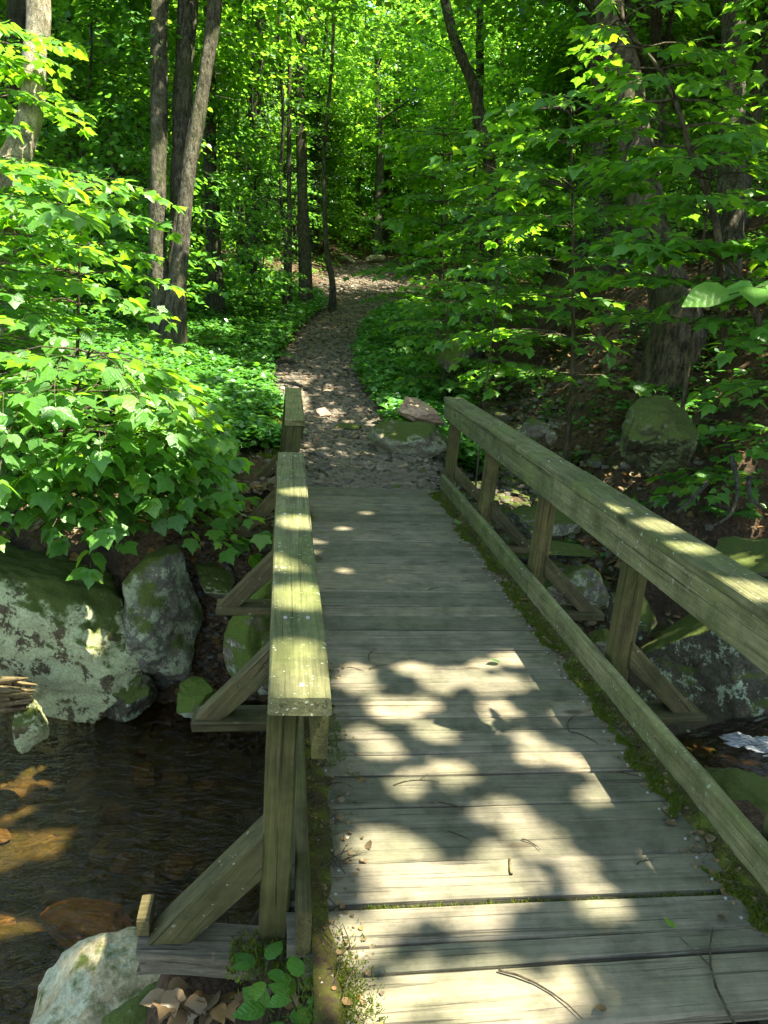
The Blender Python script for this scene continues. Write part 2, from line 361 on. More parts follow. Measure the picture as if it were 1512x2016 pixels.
def H(x, y):
    x = np.asarray(x, float); y = np.asarray(y, float)
    zp = np.interp(y, PY, PZ); xc = np.interp(y, PY, PXC); pw = np.interp(y, PY, PW)
    dl = np.clip(xc - pw - x, 0, None); dr = np.clip(x - xc - pw, 0, None)
    far = sstep(6, 9, y)
    z = zp + far * (.26 * np.minimum(dl, 4) + .10 * np.clip(dl - 4, 0, 40) - .05 * sstep(0, .8, dl))
    z = z - (1 - far) * .08 * np.clip(dl, 0, 5)
    z = z + .10 * dr * sstep(20, 30, y)
    # right bank and gully
    gx = GX(y); gz = GZ(y); d = x - gx
    g = sstep(26, 20, y) * sstep(4.4, 5.3, y)
    bank = gz + 1.25 * np.clip(d - .45, 0, 1.6) + .42 * np.clip(d - 2.05, 0, 40)
    left = gz + sstep(-.35, -1.15, d) * (z - gz)
    gg = np.where(d > 0, bank, left)
    z = z * (1 - g) + gg * g
    # right side on the near bank of the stream
    nr = sstep(1.6, 2.4, x) * sstep(3.2, 2.0, y)
    z = z - nr * .55 + nr * .25 * np.clip(x - 2.2, 0, 20)
    z = z + sstep(4.3, 5.6, x) * sstep(6, 4.4, y) * .8
    z = z - (.12 * sstep(.05, -.1, x) + .70 * sstep(-.25, -.5, x)) * sstep(3.2, 2.7, y)
    z = z + .0 * x
    # stream channel
    yc = 4.05 + .15 * np.clip(-x, 0, 6) * .5 + .16 * np.clip(x, 0, 6) + .12 * np.sin(x * 1.3)
    s = np.abs(y - yc)
    edge = np.where(y > yc, 1.12, .95 + .45 * sstep(.3, -.1, x) + .35 * sstep(1.5, 1.8, x))
    k_ = sstep(edge + .75, edge - .15, s)
    bed = -1.70 + .12 * fbm(x * 2.2, y * 2.2, 5) + .22 * sstep(-.3, -1.1, x) * sstep(3.9, 3.1, y)
    z = z * (1 - k_) + bed * k_
    rough = .05 + .06 * sstep(1.2, 3, np.abs(x - xc)) 
    onp = (np.abs(x - xc) < pw) & (y > 6.5)
    z = z + fbm(x * 1.1, y * 1.1, 2) * rough * 1.4 + fbm(x * 6, y * 6, 9, 3) * np.where(onp, .02, .04)
    # nothing of the ground may stick up through the deck
    under = (x > -.45) & (x < 2.0) & (y > 1.2) & (y < 6.62)
    z = np.where(under, np.minimum(z, -.16), z)
    return z
def Hs(x, y): return float(H(np.array([x]), np.array([y]))[0])

def warp(n, lo, hi, c, a):
    u = np.linspace(-1, 1, n); s = np.sinh(u * a) / math.sinh(a)
    return np.where(s < 0, c + s * (c - lo), c + s * (hi - c))
gxs = warp(290, -130, 130, .9, 5.2); gys = warp(430, -60, 210, 8.0, 4.2)
gys = gys[gys > -12]
gys = np.concatenate([[-60, -30], gys])
XX, YY = np.meshgrid(gxs, gys); ZZ = H(XX, YY)
V = np.stack([XX.ravel(), YY.ravel(), ZZ.ravel()], 1)
ny, nx = XX.shape
ii = (np.arange(ny - 1)[:, None] * nx + np.arange(nx - 1)[None, :])
F = np.stack([ii, ii + 1, ii + nx + 1, ii + nx], -1).reshape(-1, 4)
fc = V[F].mean(1)
def on_path(x, y, grow=0.0):
    xc = np.interp(y, PY, PXC); pw = np.interp(y, PY, PW) + grow
    jit = .10 * fbm(x * 3, y * 3, 31)
    return (np.abs(x - xc) < pw + jit) & (y > 6.5) & (y < 42)
pm = on_path(fc[:, 0], fc[:, 1])
def submesh(name, V, F, mt):
    u, inv = np.unique(F, return_inverse=True)
    return mesh_np(name, V[u], inv.reshape(F.shape), mt, True)
bm_ = (fc[:, 2] < -1.33) & ~pm
structure(link('ground', submesh('ground', V, F[~pm & ~bm_], M['floor'])))
structure(link('stream_bed', submesh('stream_bed', V, F[bm_], M['bed'])))
structure(link('path', submesh('path', V, F[pm], M['path'])))

# ------------------------------------------------------------ rocks
def rock_mesh(name, dims, seed, sub=5, flat=15, rough=.07, mt=None, flat_lo=.52, flat_hi=.86, layered=0.0):
    rr = random.Random(seed)
    bm = bmesh.new(); bmesh.ops.create_icosphere(bm, subdivisions=sub, radius=1)
    pls = []
    for i in range(flat):
        n = Vector((rr.gauss(0, 1), rr.gauss(0, 1), rr.gauss(0, .8))).normalized()
        pls.append((n, rr.uniform(flat_lo, flat_hi)))
    off = Vector((rr.uniform(-50, 50), rr.uniform(-50, 50), rr.uniform(-50, 50)))
    for v in bm.verts:
        p = v.co.copy()
        for n, d in pls:
            e = p.dot(n) - d
            if e > 0: p -= n * e * .94
        f = mnoise.fractal(p * 1.3 + off, 1.0, 2.0, 5) * rough * 1.6 + mnoise.fractal(p * 6 + off, .9, 2.1, 4) * rough * .45
        cr = abs(mnoise.noise(p * 2.1 + off)); f -= max(0, .05 - cr) * rough * 12
        if layered: f += layered * (math.sin((p.z + .1 * mnoise.noise(p * 2 + off)) * 22) > .3)
        p += v.co.normalized() * f
        v.co = Vector((p.x * dims[0] / 2, p.y * dims[1] / 2, p.z * dims[2] / 2))
    me = bpy.data.meshes.new(name); bm.to_mesh(me); bm.free()
    me.polygons.foreach_set('use_smooth', np.ones(len(me.polygons), dtype=bool))
    if sub <= 3: me.polygons.foreach_set('use_smooth', np.zeros(len(me.polygons), dtype=bool))
    if mt: me.materials.append(mt)
    return me
def rock(label, px, py, t, dims, rot=(0, 0, 0), seed=1, mt='rock', name='boulder', cat='boulder', sub=5, group=None, pos=None, **kw):
    loc = at(px, py, t) if pos is None else pos
    me = rock_mesh(name, dims, seed, sub, mt=M[mt], **kw)
    return thing(name, label, cat, loc, tuple(R(a) for a in rot), group, me)

rock('large pale lichen-covered boulder at the far edge of the pool, left of the bridge', 75, 1262, 5.75, (2.15, 1.4, 1.5), (14, 14, -12), 3, 'rock_lichen', sub=6, flat=11, rough=.06, flat_lo=.6)
rock('upright green-grey boulder wedged right of the large lichen-covered one', 308, 1235, 5.6, (.86, .95, 1.22), (10, 8, 25), 12, 'rock', sub=5)
rock('tall mossy boulder with white lichen dots under the left rail of the bridge', 545, 1210, 5.6, (.84, .9, 1.15), (0, 10, 12), 9, 'rock_moss', sub=5)
rock('low round cushion of dark moss over a rock at the water edge', 392, 1372, 5.35, (.40, .34, .26), (0, 0, 0), 5, 'rock_moss', name='mossy_rock', cat='rock')
rock('flat dark slab leaning between two boulders left of the bridge', 425, 1145, 5.8, (.46, .5, .22), (20, 35, 15), 6, 'rock', name='slab', cat='rock')
rock('dark ledge under the upright boulder touching the pool', 245, 1375, 5.45, (.55, .35, .30), (0, -30, -20), 16, 'rock_dark', name='rock', cat='rock')
rock('big smooth pale rock in the bottom left corner beside the weathered beam', 205, 1985, 2.75, (.60, .62, .52), (0, 0, 20), 21, 'rock_pale', sub=5, rough=.04, flat_lo=.65)
rock('small mossy grey rock in front of the big smooth pale rock', 300, 2000, 2.38, (.28, .26, .2), (10, 0, 20), 22, 'rock', name='rock', cat='rock')
rock('broken stone tucked below the weathered beam', 440, 1945, 2.32, (.44, .28, .2), (0, 8, 5), 23, 'rock', name='rock', cat='rock')
rock('flat stone under the dry leaves in the lower left', 430, 2040, 2.2, (.5, .34, .2), (0, 0, 25), 24, 'rock_pale', name='rock', cat='rock')
for i, (x, y, s) in enumerate([(248, 1848, .085), (280, 1838, .07), (232, 1862, .06)]):
    rock('small round wet pebble on top of the pool bank, near the beam tip', x, y, 2.85, (s, s, s * .7), (0, 0, i * 40), 30 + i, 'rock', name='pebble', cat='pebble', sub=3, group='pebbles by the beam tip')
rock('short lichen-spotted rock standing below the rotten log', 58, 1430, 4.95, (.26, .24, .36), (0, 14, 0), 34, 'rock_lichen', name='rock', cat='rock')
rock('dark boulder with round white lichen rosettes right of the bridge', 1440, 1330, 5.2, (1.35, 1.1, 1.12), (0, -8, 10), 41, 'rock_dark', sub=6, flat=12, rough=.05)
rock('grey-green boulder behind the third right brace', 1128, 1165, 6.1, (.66, .6, .48), (0, 14, 10), 42, 'rock', sub=5)
rock('long flat-topped slab upstream of the bridge on the right', 1075, 1030, 7.0, (.92, .6, .26), (4, -3, 8), 43, 'rock', layered=.02, sub=5)
rock('second thin slab below the long flat-topped slab', 1090, 1075, 6.85, (.8, .5, .12), (0, 4, -4), 44, 'rock_dark', layered=.02, name='slab', cat='rock')
rock('wedge-shaped wet rock left of the second right post', 1178, 1278, 5.2, (.36, .44, .3), (0, 24, 30), 45, 'rock', name='rock', cat='rock')
rock('small block behind the second right post, under the rail', 1240, 1215, 5.5, (.4, .4, .4), (0, 4, 40), 46, 'rock_dark', name='rock', cat='rock')
rock('flat mossy slab by the rapids at the right edge', 1485, 1660, 3.25, (.72, .95, .30), (8, 8, -15), 47, 'rock', sub=5, name='slab', cat='rock')
rock('big brown-grey trailside boulder at the far end of the bridge', 812, 862, 8.5, (1.02, .75, .56), (0, 4, -8), 51, 'rock', sub=5)
rock('slanted slab with a sunlit top behind the trailside boulder', 830, 812, 8.9, (.72, .5, .26), (4, 20, -12), 5, 'rock_pink', name='slab', cat='rock')
rock('triangular pinkish stone set in the gravel path', 634, 816, 10.2, (.34, .22, .22), (0, -14, 10), 53, 'rock_pink', name='stone', cat='rock', sub=3)
rock('low dark stone in the path right of the pinkish one', 680, 842, 9.6, (.42, .3, .14), (0, 0, 0), 54, 'rock_dark', name='stone', cat='rock')
rock('round green boulder on the dark right bank above the handrail', 1298, 856, 6.55, (.76, .72, .66), (0, -22, 10), 57, 'rock_olive', sub=6, flat=15, rough=.08, flat_lo=.56)
rock('grey rock at the foot of the bank, left of the round green boulder', 1048, 842, 8.0, (.40, .34, .25), (0, -8, 0), 56, 'rock', name='rock', cat='rock')
rock('small pointed rock beside the grey rock at the foot of the bank', 1086, 860, 7.8, (.16, .15, .18), (0, 0, 30), 57, 'rock', name='rock', cat='rock', sub=3)
rock('jagged mossy rock at the upper left of the dry gully', 890, 700, 10.8, (.55, .5, .6), (0, 20, 0), 58, 'rock_moss', sub=4)
rock('flat mossy rock above the jagged one in the gully', 890, 662, 12.2, (.6, .5, .3), (0, 0, 0), 59, 'rock_moss', name='rock', cat='rock')
rock('dark slab on the right bank just above the handrail', 1490, 1105, 5.6, (.85, .8, .34), (6, -10, 20), 60, 'rock_dark', sub=5, name='slab', cat='rock')
for i, (x, y, t, s) in enumerate([(680, 535, 31.5, .9), (740, 528, 32.5, 1.1), (800, 462, 38, .8), (830, 478, 37, .6)]):
    lab = ['pale sunlit rock on the left bend of the far path', 'wide flat rock across the far path bend', 'small white sunlit rock at the top of the path', 'grey rock right of the white one at the top of the path'][i]
    p = at(x, y, t); p.z = Hs(p.x, p.y) + s * .1
    rock(lab, 0, 0, 0, (s, s * .8, s * .4), (0, 0, i * 30), 70 + i, 'rock_pale', name='rock', cat='rock', sub=3, pos=p)
# stones of the gully
chips = []
for i in range(8):
    chips.append(rock_mesh('stone', (1, .8, .45), 200 + i, 3, flat=12, rough=.05, flat_lo=.5, mt=M['rock_plain']))
for c_ in chips: c_.materials.clear(); c_.materials.append(M['rock_plain'])
for i in range(150):
    y = rng.uniform(5.3, 14); x = GX(y) + rng.normal(0, .42); s = rng.uniform(.09, .30) * (1 + .5 * rng.random())
    if y < 6.2 and x < 1.9: continue
    z = Hs(x, y) + s * .1
    thing('gully_stone', 'loose grey stone in the dry gully right of the bridge', 'stone', (x, y, z), (rng.uniform(-.3, .3), rng.uniform(-.3, .3), rng.uniform(0, 6.28)), 'stones in the dry gully', chips[i % 8], scale=(s, s, s))
# stones along the water
M_bed = []
for i in range(5):
    c_ = rock_mesh('stone', (1, .8, .5), 240 + i, 3, flat=8, rough=.04, mt=M['rock_wet']); M_bed.append(c_)
cnt = 0
for i in range(400):
    x = rng.uniform(-2.8, 3.8); y = rng.uniform(2.6, 5.3); z = Hs(x, y)
    if z > -1.28 or -.4 < x < 1.9: continue
    s = rng.uniform(.06, .26)
    thing('streambed_stone', 'brown stone lying on the bed of the stream', 'stone', (x, y, z + s * .05), (0, rng.uniform(-.2, .2), rng.uniform(0, 6.28)), 'stones on the stream bed', M_bed[i % 5], scale=(s, s, s)); cnt += 1
    if cnt > 130: break
o = rock('large orange-brown slab lying under the clear water of the pool', 0, 0, 0, (.62, .36, .16), (0, 0, -20), 81, 'rock_orange', name='submerged_slab', cat='rock', pos=(-.92, 3.40, -1.46))
rock('oval greenish stone under the water in the middle of the pool', 0, 0, 0, (.26, .2, .14), (0, 0, 10), 82, 'rock_wet', name='submerged_stone', cat='rock', pos=(-.52, 3.95, -1.63), sub=3)
rock('orange stone under the water near the lower left corner', 0, 0, 0, (.24, .18, .14), (0, 0, 50), 83, 'rock_orange', name='submerged_stone', cat='rock', pos=(-1.12, 3.1, -1.62), sub=3)

# path stones: flat shale chips
def chip_mesh(seed):
    rr = random.Random(seed); n = rr.randint(5, 8); vs = []; fs = []
    for h, sc_ in ((-.25, 1.0), (.12, 1.02), (.22, .84)):
        for i in range(n):
            a = i * 6.283 / n
            rr2 = random.Random(seed * 31 + i); r = rr2.uniform(.34, .58)
            vs.append((math.cos(a + rr2.uniform(-.25, .25)) * r * sc_, math.sin(a) * r * sc_ * .75, h + rr.uniform(-.03, .03)))
    for L in (0, 1):
        for i in range(n): fs.append((L * n + i, L * n + (i + 1) % n, (L + 1) * n + (i + 1) % n, (L + 1) * n + i))
    fs.append(tuple(range(2 * n, 3 * n)))
    me = bpy.data.meshes.new('path_stone'); me.from_pydata(vs, [], fs); me.update(); me.materials.append(M['shale']); return me
pchips = [chip_mesh(i) for i in range(10)]
n = 0
while n < 300:
    y = 6.8 + 9.5 * rng.random() ** 1.5; xc = np.interp(y, PY, PXC); pw = np.interp(y, PY, PW); x = xc + rng.uniform(-1, 1) * (pw + .12)
    if y < 8.2 and x > 1.5: continue
    s = rng.uniform(.06, .19) * (1.4 if rng.random() < .1 else 1)
    thing('path_stone', 'flat grey shale stone lying loose on the path', 'stone', (x, y, Hs(x, y) + .012), (rng.normal(0, .16), rng.normal(0, .16), rng.uniform(0, 6.28)), 'shale stones on the path', pchips[n % 10], scale=(s, s, s * rng.uniform(.25, .6))); n += 1
def scatter_mesh(name, temps, P, S, ROT, TILT, mt, zs=None):
    VV = []; off = 0; FF3 = []; 
    T = []
    for me in temps:
        vv = np.array([v.co[:] for v in me.vertices]); tr = []
        for p in me.polygons:
            ids = list(p.vertices)
            for j in range(1, len(ids) - 1): tr.append((ids[0], ids[j], ids[j + 1]))
        T.append((vv, np.array(tr)))
    idx = rng.integers(0, len(T), len(P))
    for ti, (vv, tr) in enumerate(T):
        sel = idx == ti; q = P[sel]; s = S[sel]; a = ROT[sel]; tl = TILT[sel]; nn_ = len(q)
        if nn_ == 0: continue
        b = vv[None] * s[:, None, None]
        if zs is not None: b[:, :, 2] *= zs
        ct, st = np.cos(tl)[:, None], np.sin(tl)[:, None]
        y_, z_ = b[:, :, 1] * ct - b[:, :, 2] * st, b[:, :, 1] * st + b[:, :, 2] * ct
        ca, sa = np.cos(a)[:, None], np.sin(a)[:, None]
        x_ = b[:, :, 0]
        out = np.stack([x_ * ca - y_ * sa, x_ * sa + y_ * ca, z_], -1) + q[:, None]
        VV.append(out.reshape(-1, 3)); FF3.append((tr[None] + (np.arange(nn_) * len(vv))[:, None, None]).reshape(-1, 3) + off); off += nn_ * len(vv)
    return mesh_np(name, np.concatenate(VV), np.concatenate(FF3), mt)
Nn = 9000
y = 6.55 + 26 * rng.random(Nn) ** 1.9; xc = np.interp(y, PY, PXC); pw = np.interp(y, PY, PW)
x = xc + rng.normal(0, .55, Nn) * (pw + .05); P = np.stack([x, y, H(x, y) + .006], 1)
stuff(link('path_gravel', scatter_mesh('path_gravel', pchips, P, rng.uniform(.025, .10, Nn) * (1 + y / 40), rng.uniform(0, 6.28, Nn), rng.normal(0, .35, Nn), M['shale'], .5)), 'loose broken shale gravel covering the path beyond the bridge', 'gravel')
Nn = 2500
y = rng.uniform(5.2, 13, Nn); x = GX(y) + rng.normal(0, .5, Nn); P = np.stack([x, y, H(x, y) + .01], 1)
k0 = ~((y < 6.6) & (x < 1.95)); P = P[k0]; Nn = len(P)
stuff(link('gully_gravel', scatter_mesh('gully_gravel', pchips, P, rng.uniform(.04, .15, Nn), rng.uniform(0, 6.28, Nn), rng.normal(0, .35, Nn), M['rock_plain'], .7)), 'small broken rock filling the dry gully', 'gravel')
Nn = 500
x = rng.uniform(-.75, .1, Nn); y = rng.uniform(5.15, 6.3, Nn); P = np.stack([x, y, H(x, y) + .01], 1)
stuff(link('bank_gravel', scatter_mesh('bank_gravel', pchips, P, rng.uniform(.03, .09, Nn), rng.uniform(0, 6.28, Nn), rng.normal(0, .35, Nn), M['shale'], .6)), 'small broken stone between the boulders left of the bridge', 'gravel')

# ------------------------------------------------------------ water
xs = np.linspace(-14, 14, 60); ys = np.linspace(2.2, 6.4, 20); A, B = np.meshgrid(xs, ys)
V = np.stack([A.ravel(), B.ravel(), np.full(A.size, -1.30)], 1); nx_ = len(xs)
ii = (np.arange(len(ys) - 1)[:, None] * nx_ + np.arange(nx_ - 1)[None, :])
structure(link('stream_water', mesh_np('stream_water', V, np.stack([ii, ii + 1, ii + nx_ + 1, ii + nx_], -1).reshape(-1, 4), M['water'], True)))
bm = bmesh.new()
for i in range(900):
    a = rng.random(); q = rng.normal(0, .05); p = Vector((3.2 + 1.2 * a, 4.66 - .34 * a + q + .03 * math.sin(a * 25), -1.298 + abs(rng.normal(0, .02)) * (1 - min(1, abs(q) * 8))))
    r_ = rng.uniform(.003, .013)
    bmesh.ops.create_icosphere(bm, subdivisions=1, radius=r_, matrix=Matrix.Translation(p) @ Matrix.Rotation(-.3 + rng.normal(0, .3), 4, 'Z') @ Matrix.Diagonal((4.5, .9, .5, 1)))
me = bpy.data.meshes.new('white_water'); bm.to_mesh(me); bm.free(); me.polygons.foreach_set('use_smooth', np.ones(len(me.polygons), dtype=bool))
stuff(link('white_water', me, M['foam']), 'foaming white water where the stream leaves under the bridge on the right', 'rapids')

# ------------------------------------------------------------ the footbridge
bridge = thing('footbridge', 'weathered wooden plank footbridge with handrails leading to the path', 'footbridge', (.75, 1.3, 0))
BL = Vector((.75, 1.3, 0))
def board(name, p0, p1, w, h, mt, parent=bridge, up=(0, 0, 1), seed=0, seg=None, rough=.0018, bev=.006, ends=0.0, label=None, ploc=BL, taper=0):
    """a board from p0 to p1 (centre line), w wide, h thick, local X along it"""
    p0 = Vector(p0); p1 = Vector(p1); L = (p1 - p0).length; ex = (p1 - p0).normalized(); u = Vector(up)
    ey = u.cross(ex).normalized(); ez = ex.cross(ey)
    n = seg or max(3, int(L / .12)); rr = random.Random(seed)
    prof = []
    b = min(bev, w * .3, h * .3)
    prof = [(-w / 2 + b, -h / 2), (w / 2 - b, -h / 2), (w / 2, -h / 2 + b), (w / 2, h / 2 - b), (w / 2 - b, h / 2), (-w / 2 + b, h / 2), (-w / 2, h / 2 - b), (-w / 2, -h / 2 + b)]
    vs = []; fs = []; off = Vector((rr.uniform(-99, 99), 0, 0))
    bow = rr.uniform(-1, 1) * .003; tw = rr.uniform(-1, 1) * .006
    for i in range(n + 1):
        x = -L / 2 + L * i / n; f = (2 * x / L)
        e0 = 0
        for j, (a, c) in enumerate(prof):
            q = Vector((x * 3, a * 30, c * 30)) + off
            da = mnoise.noise(q) * rough * 2 + bow * (1 - f * f); dc = mnoise.noise(q + Vector((7, 7, 7))) * rough + tw * a * f * 4
            dx = 0
            if i in (0, n) and ends: dx = mnoise.noise(Vector((a * 25, c * 40, i)) + off) * ends * 2
            vs.append((x + dx, a + da, c + dc))
    K = len(prof)
    for i in range(n):
        for j in range(K): fs.append((i * K + j, i * K + (j + 1) % K, (i + 1) * K + (j + 1) % K, (i + 1) * K + j))
    fs.append(tuple(reversed(range(K)))); fs.append(tuple(range(n * K, n * K + K)))
    me = bpy.data.meshes.new(name); me.from_pydata(vs, [], [tuple(reversed(f)) for f in fs]); me.update()
    me.materials.append(M[mt])
    # grain across board end faces comes from the same stretched noise
    o = bpy.data.objects.new(name, me); col.objects.link(o)
    mw = Matrix((ex, ey, ez)).transposed().to_4x4(); mw.translation = (p0 + p1) / 2 - (ploc if parent is not None else Vector((0, 0, 0)))
    o.matrix_basis = mw
    if parent is not None: o.parent = parent
    if label: o['label'] = label
    return o
seamY = [6.60, 6.33, 6.09, 5.84, 5.57, 5.37, 5.12, 4.93, 4.79, 4.635, 4.47, 4.305, 4.15, 4.047, 3.93, 3.81, 3.618, 3.453, 3.39, 3.197, 3.062, 2.903, 2.765, 2.671, 2.51, 2.375, 2.203, 1.945, 1.765, 1.64, 1.573, 1.38]
seamYl = [6.70, 6.36, 6.09, 5.84, 5.56, 5.36, 5.11, 4.92, 4.78, 4.64, 4.48, 4.305, 4.15, 4.047, 3.93, 3.80, 3.618, 3.453, 3.395, 3.198, 3.062, 2.903, 2.765, 2.671, 2.515, 2.377, 2.205, 1.945, 1.775, 1.64, 1.545, 1.38]
screws = []
for i in range(len(seamY) - 1):
    gap = .006 if i not in (8, 15, 24) else .014
    if i == 27: gap = .022
    y0 = (seamY[i] + seamYl[i]) / 2; y1 = (seamY[i + 1] + seamYl[i + 1]) / 2 + gap
    ang = ((seamY[i] - seamYl[i]) + (seamY[i + 1] - seamYl[i + 1])) / 2
    rr = random.Random(i); xl = .015 + rr.uniform(-.02, .02); xr = 1.50 + rr.uniform(-.02, .02)
    if i > 26: xl += .06 * (i - 26) * .4
    z = -.02 + rr.uniform(-.003, .002)
    yc = (y0 + y1) / 2
    board('deck_plank', (xl, yc - ang / 2, z), (xr, yc + ang / 2, z + rr.uniform(-.002, .002)), y0 - y1, .04, 'deck', seed=100 + i, rough=.0022, ends=.004, bev=.007)
    for x in (.19, 1.30):
        for dy in (-.3, .3):
            if y0 - y1 > .09: screws.append((x + rr.uniform(-.01, .01), yc + dy * (y0 - y1), .002))
# beams below the deck
for x in (.18, .75, 1.32): board('beam', (x, 1.4, -.145), (x, 6.55, -.145), .10, .20, 'beam', seed=int(x * 100), seg=8)
# kerbs
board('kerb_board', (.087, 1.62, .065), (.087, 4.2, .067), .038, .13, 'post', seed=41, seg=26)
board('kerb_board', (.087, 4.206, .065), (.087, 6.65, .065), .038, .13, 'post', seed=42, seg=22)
board('kerb_board', (1.432, .95, .062), (1.430, 4.05, .066), .04, .135, 'rail', seed=43, seg=36)
board('kerb_board', (1.430, 4.056, .066), (1.432, 6.66, .07), .04, .135, 'rail', seed=44, seg=26)
# left rail
board('top_rail', (.055, 1.535, .742), (.060, 4.26, .742), .138, .042, 'rail', seed=51, seg=40, bev=.005, ends=.003)
board('top_rail', (.100, 5.60, .712), (.103, 7.12, .765), .14, .042, 'rail', seed=52, seg=16, ends=.02, label='far piece of the left top rail, mossy, with a broken near end')
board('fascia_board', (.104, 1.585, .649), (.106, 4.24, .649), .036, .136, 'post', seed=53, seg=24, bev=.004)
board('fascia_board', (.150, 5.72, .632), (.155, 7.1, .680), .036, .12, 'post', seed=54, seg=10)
# right rail
board('top_rail', (1.535, .55, .750), (1.540, 3.96, .750), .172, .042, 'rail', seed=55, seg=44, bev=.005)
board('top_rail', (1.540, 3.963, .750), (1.553, 7.05, .752), .172, .042, 'rail', seed=56, seg=30, bev=.005)
board('fascia_board', (1.479, .55, .653), (1.481, 3.98, .653), .036, .148, 'rail', seed=57, seg=40, bev=.004)
board('fascia_board', (1.481, 3.984, .653), (1.490, 7.03, .655), .036, .148, 'rail', seed=58, seg=26, bev=.004)
# posts
LP = [1.815, 2.96, 4.19, 5.66, 6.95]
for i, y in enumerate(LP):
    xb = .022 if i != 3 else .052; xt = .027 if i != 3 else .098
    if i == 0: xb, xt = .012, .027
    top = .719 if i != 3 else .688
    if i == 4: xt = .075; top = .742
    wd = .09 if i != 3 else .105
    if i == 0: wd = .08
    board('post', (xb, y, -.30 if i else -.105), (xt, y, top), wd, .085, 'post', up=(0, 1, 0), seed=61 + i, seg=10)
RP = [1.85, 3.07, 4.25, 5.50, 6.80]
for i, y in enumerate(RP):
    board('post', (1.502, y, -.30), (1.545, y, .727), .092, .09, 'post', up=(0, 1, 0), seed=71 + i, seg=10)
# outriggers and braces, left
for i, y in enumerate(LP):
    if i > 0:
        yy = y + .07
        board('outrigger', (-.335, yy, -.145), (.12, yy, -.145), .15, .044, 'brace', seed=81 + i, seg=5, ends=.004)
        xt = -.022
        p0 = Vector((-.295, yy + .005, -.135)); p1 = Vector((xt + .005, yy - .03, .21))
    else:
        p0 = Vector((-.285, y + .0, -.094)); p1 = Vector((-.018, y, .245))
    d = (p1 - p0).normalized()
    # brace as a sheared prism with plumb and level ends
    wdt, dep = .088, .088
    n = Vector((0, 1, 0)); hz = dep / d.z if abs(d.z) > .1 else dep; vt = dep / abs(d.x)
    a0 = p0 + Vector((-.035, 0, 0)); a1 = p0 + Vector((hz - .035, 0, 0)); b0 = p1; b1 = p1 - Vector((0, 0, vt))
    vs = []
    for s in (-wdt / 2, wdt / 2):
        for q in (a0, a1, b1, b0): vs.append(q + n * s)
    c0 = (p0 + p1) / 2
    ex = d; ey = Vector((0, 1, 0)); ez = ex.cross(ey); MM = Matrix((ex, ey, ez)).transposed().to_4x4(); MM.translation = c0; MI = MM.inverted()
    bm = bmesh.new(); bv = [bm.verts.new(MI @ q) for q in vs]
    for f in ((3, 2, 1, 0), (4, 5, 6, 7), (0, 1, 5, 4), (1, 2, 6, 5), (2, 3, 7, 6), (3, 0, 4, 7)): bm.faces.new([bv[j] for j in f])
    bmesh.ops.bevel(bm, geom=list(bm.edges), offset=.004, segments=1, affect='EDGES'); bmesh.ops.recalc_face_normals(bm, faces=bm.faces)
    me = bpy.data.meshes.new('brace'); bm.to_mesh(me); bm.free(); me.materials.append(M['brace'])
    o = bpy.data.objects.new('brace', me); col.objects.link(o); MM.translation = c0 - BL; o.matrix_basis = MM; o.parent = bridge
    if i == 0: o['label'] = 'nearest left brace, standing on the weathered beam'
for i, y in enumerate(RP):
    yy = y - .04
    board('outrigger', (1.40, yy, -.145), (1.925, yy, -.145), .15, .044, 'brace', seed=91 + i, seg=5, ends=.004)
    p0 = Vector((1.885, yy + .0, -.135)); p1 = Vector((1.552, yy + .03, .215)); d = (p1 - p0).normalized(); dep = .088
    hz = dep / d.z; vt = dep / abs(d.x); n = Vector((0, 1, 0)); wdt = .088
    a0 = p0 + Vector((.03, 0, 0)); a1 = p0 - Vector((hz - .03, 0, 0)); b0 = p1; b1 = p1 - Vector((0, 0, vt))
    vs = [q + n * s for s in (-wdt / 2, wdt / 2) for q in (a0, a1, b1, b0)]
    c0 = (p0 + p1) / 2; ex = d; ey = n; ez = ex.cross(ey); MM = Matrix((ex, ey, ez)).transposed().to_4x4(); MM.translation = c0; MI = MM.inverted()
    bm = bmesh.new(); bv = [bm.verts.new(MI @ q) for q in vs]
    for f in ((3, 2, 1, 0), (4, 5, 6, 7), (0, 1, 5, 4), (1, 2, 6, 5), (2, 3, 7, 6), (3, 0, 4, 7)): bm.faces.new([bv[j] for j in f])
    bmesh.ops.bevel(bm, geom=list(bm.edges), offset=.004, segments=1, affect='EDGES'); bmesh.ops.recalc_face_normals(bm, faces=bm.faces)
    me = bpy.data.meshes.new('brace'); bm.to_mesh(me); bm.free(); me.materials.append(M['brace'])
    o = bpy.data.objects.new('brace', me); col.objects.link(o); MM.translation = c0 - BL; o.matrix_basis = MM; o.parent = bridge
# screw heads
def screw(p, r=.006):
    bm = bmesh.new(); bmesh.ops.create_cone(bm, cap_ends=True, segments=10, radius1=r, radius2=r * .8, depth=.004)
    me = bpy.data.meshes.new('screw'); bm.to_mesh(me); bm.free(); me.materials.append(M['iron'])
    o = link('screw', me, None, bridge, Vector(p) - BL); return o
for p in screws: screw(p, .005)
for y, in ((1.97,), (3.0,), (4.15,)):
    for x in (.025, .085): screw((x, y, .765))
for y in (1.9, 3.1, 4.2, 5.5, 6.8):
    for x in (1.50, 1.57): screw((x, y, .773))

# weathered beam under the near left brace, rotten log
board('weathered_beam', (-.345, 1.80, -.130), (.14, 1.765, -.128), .12, .066, 'beam', parent=None, seed=33, seg=14, rough=.012, ends=.03)
o = bpy.data.objects['weathered_beam']; o['label'] = 'split weathered timber beam carrying the nearest left brace'; o['category'] = 'timber beam'
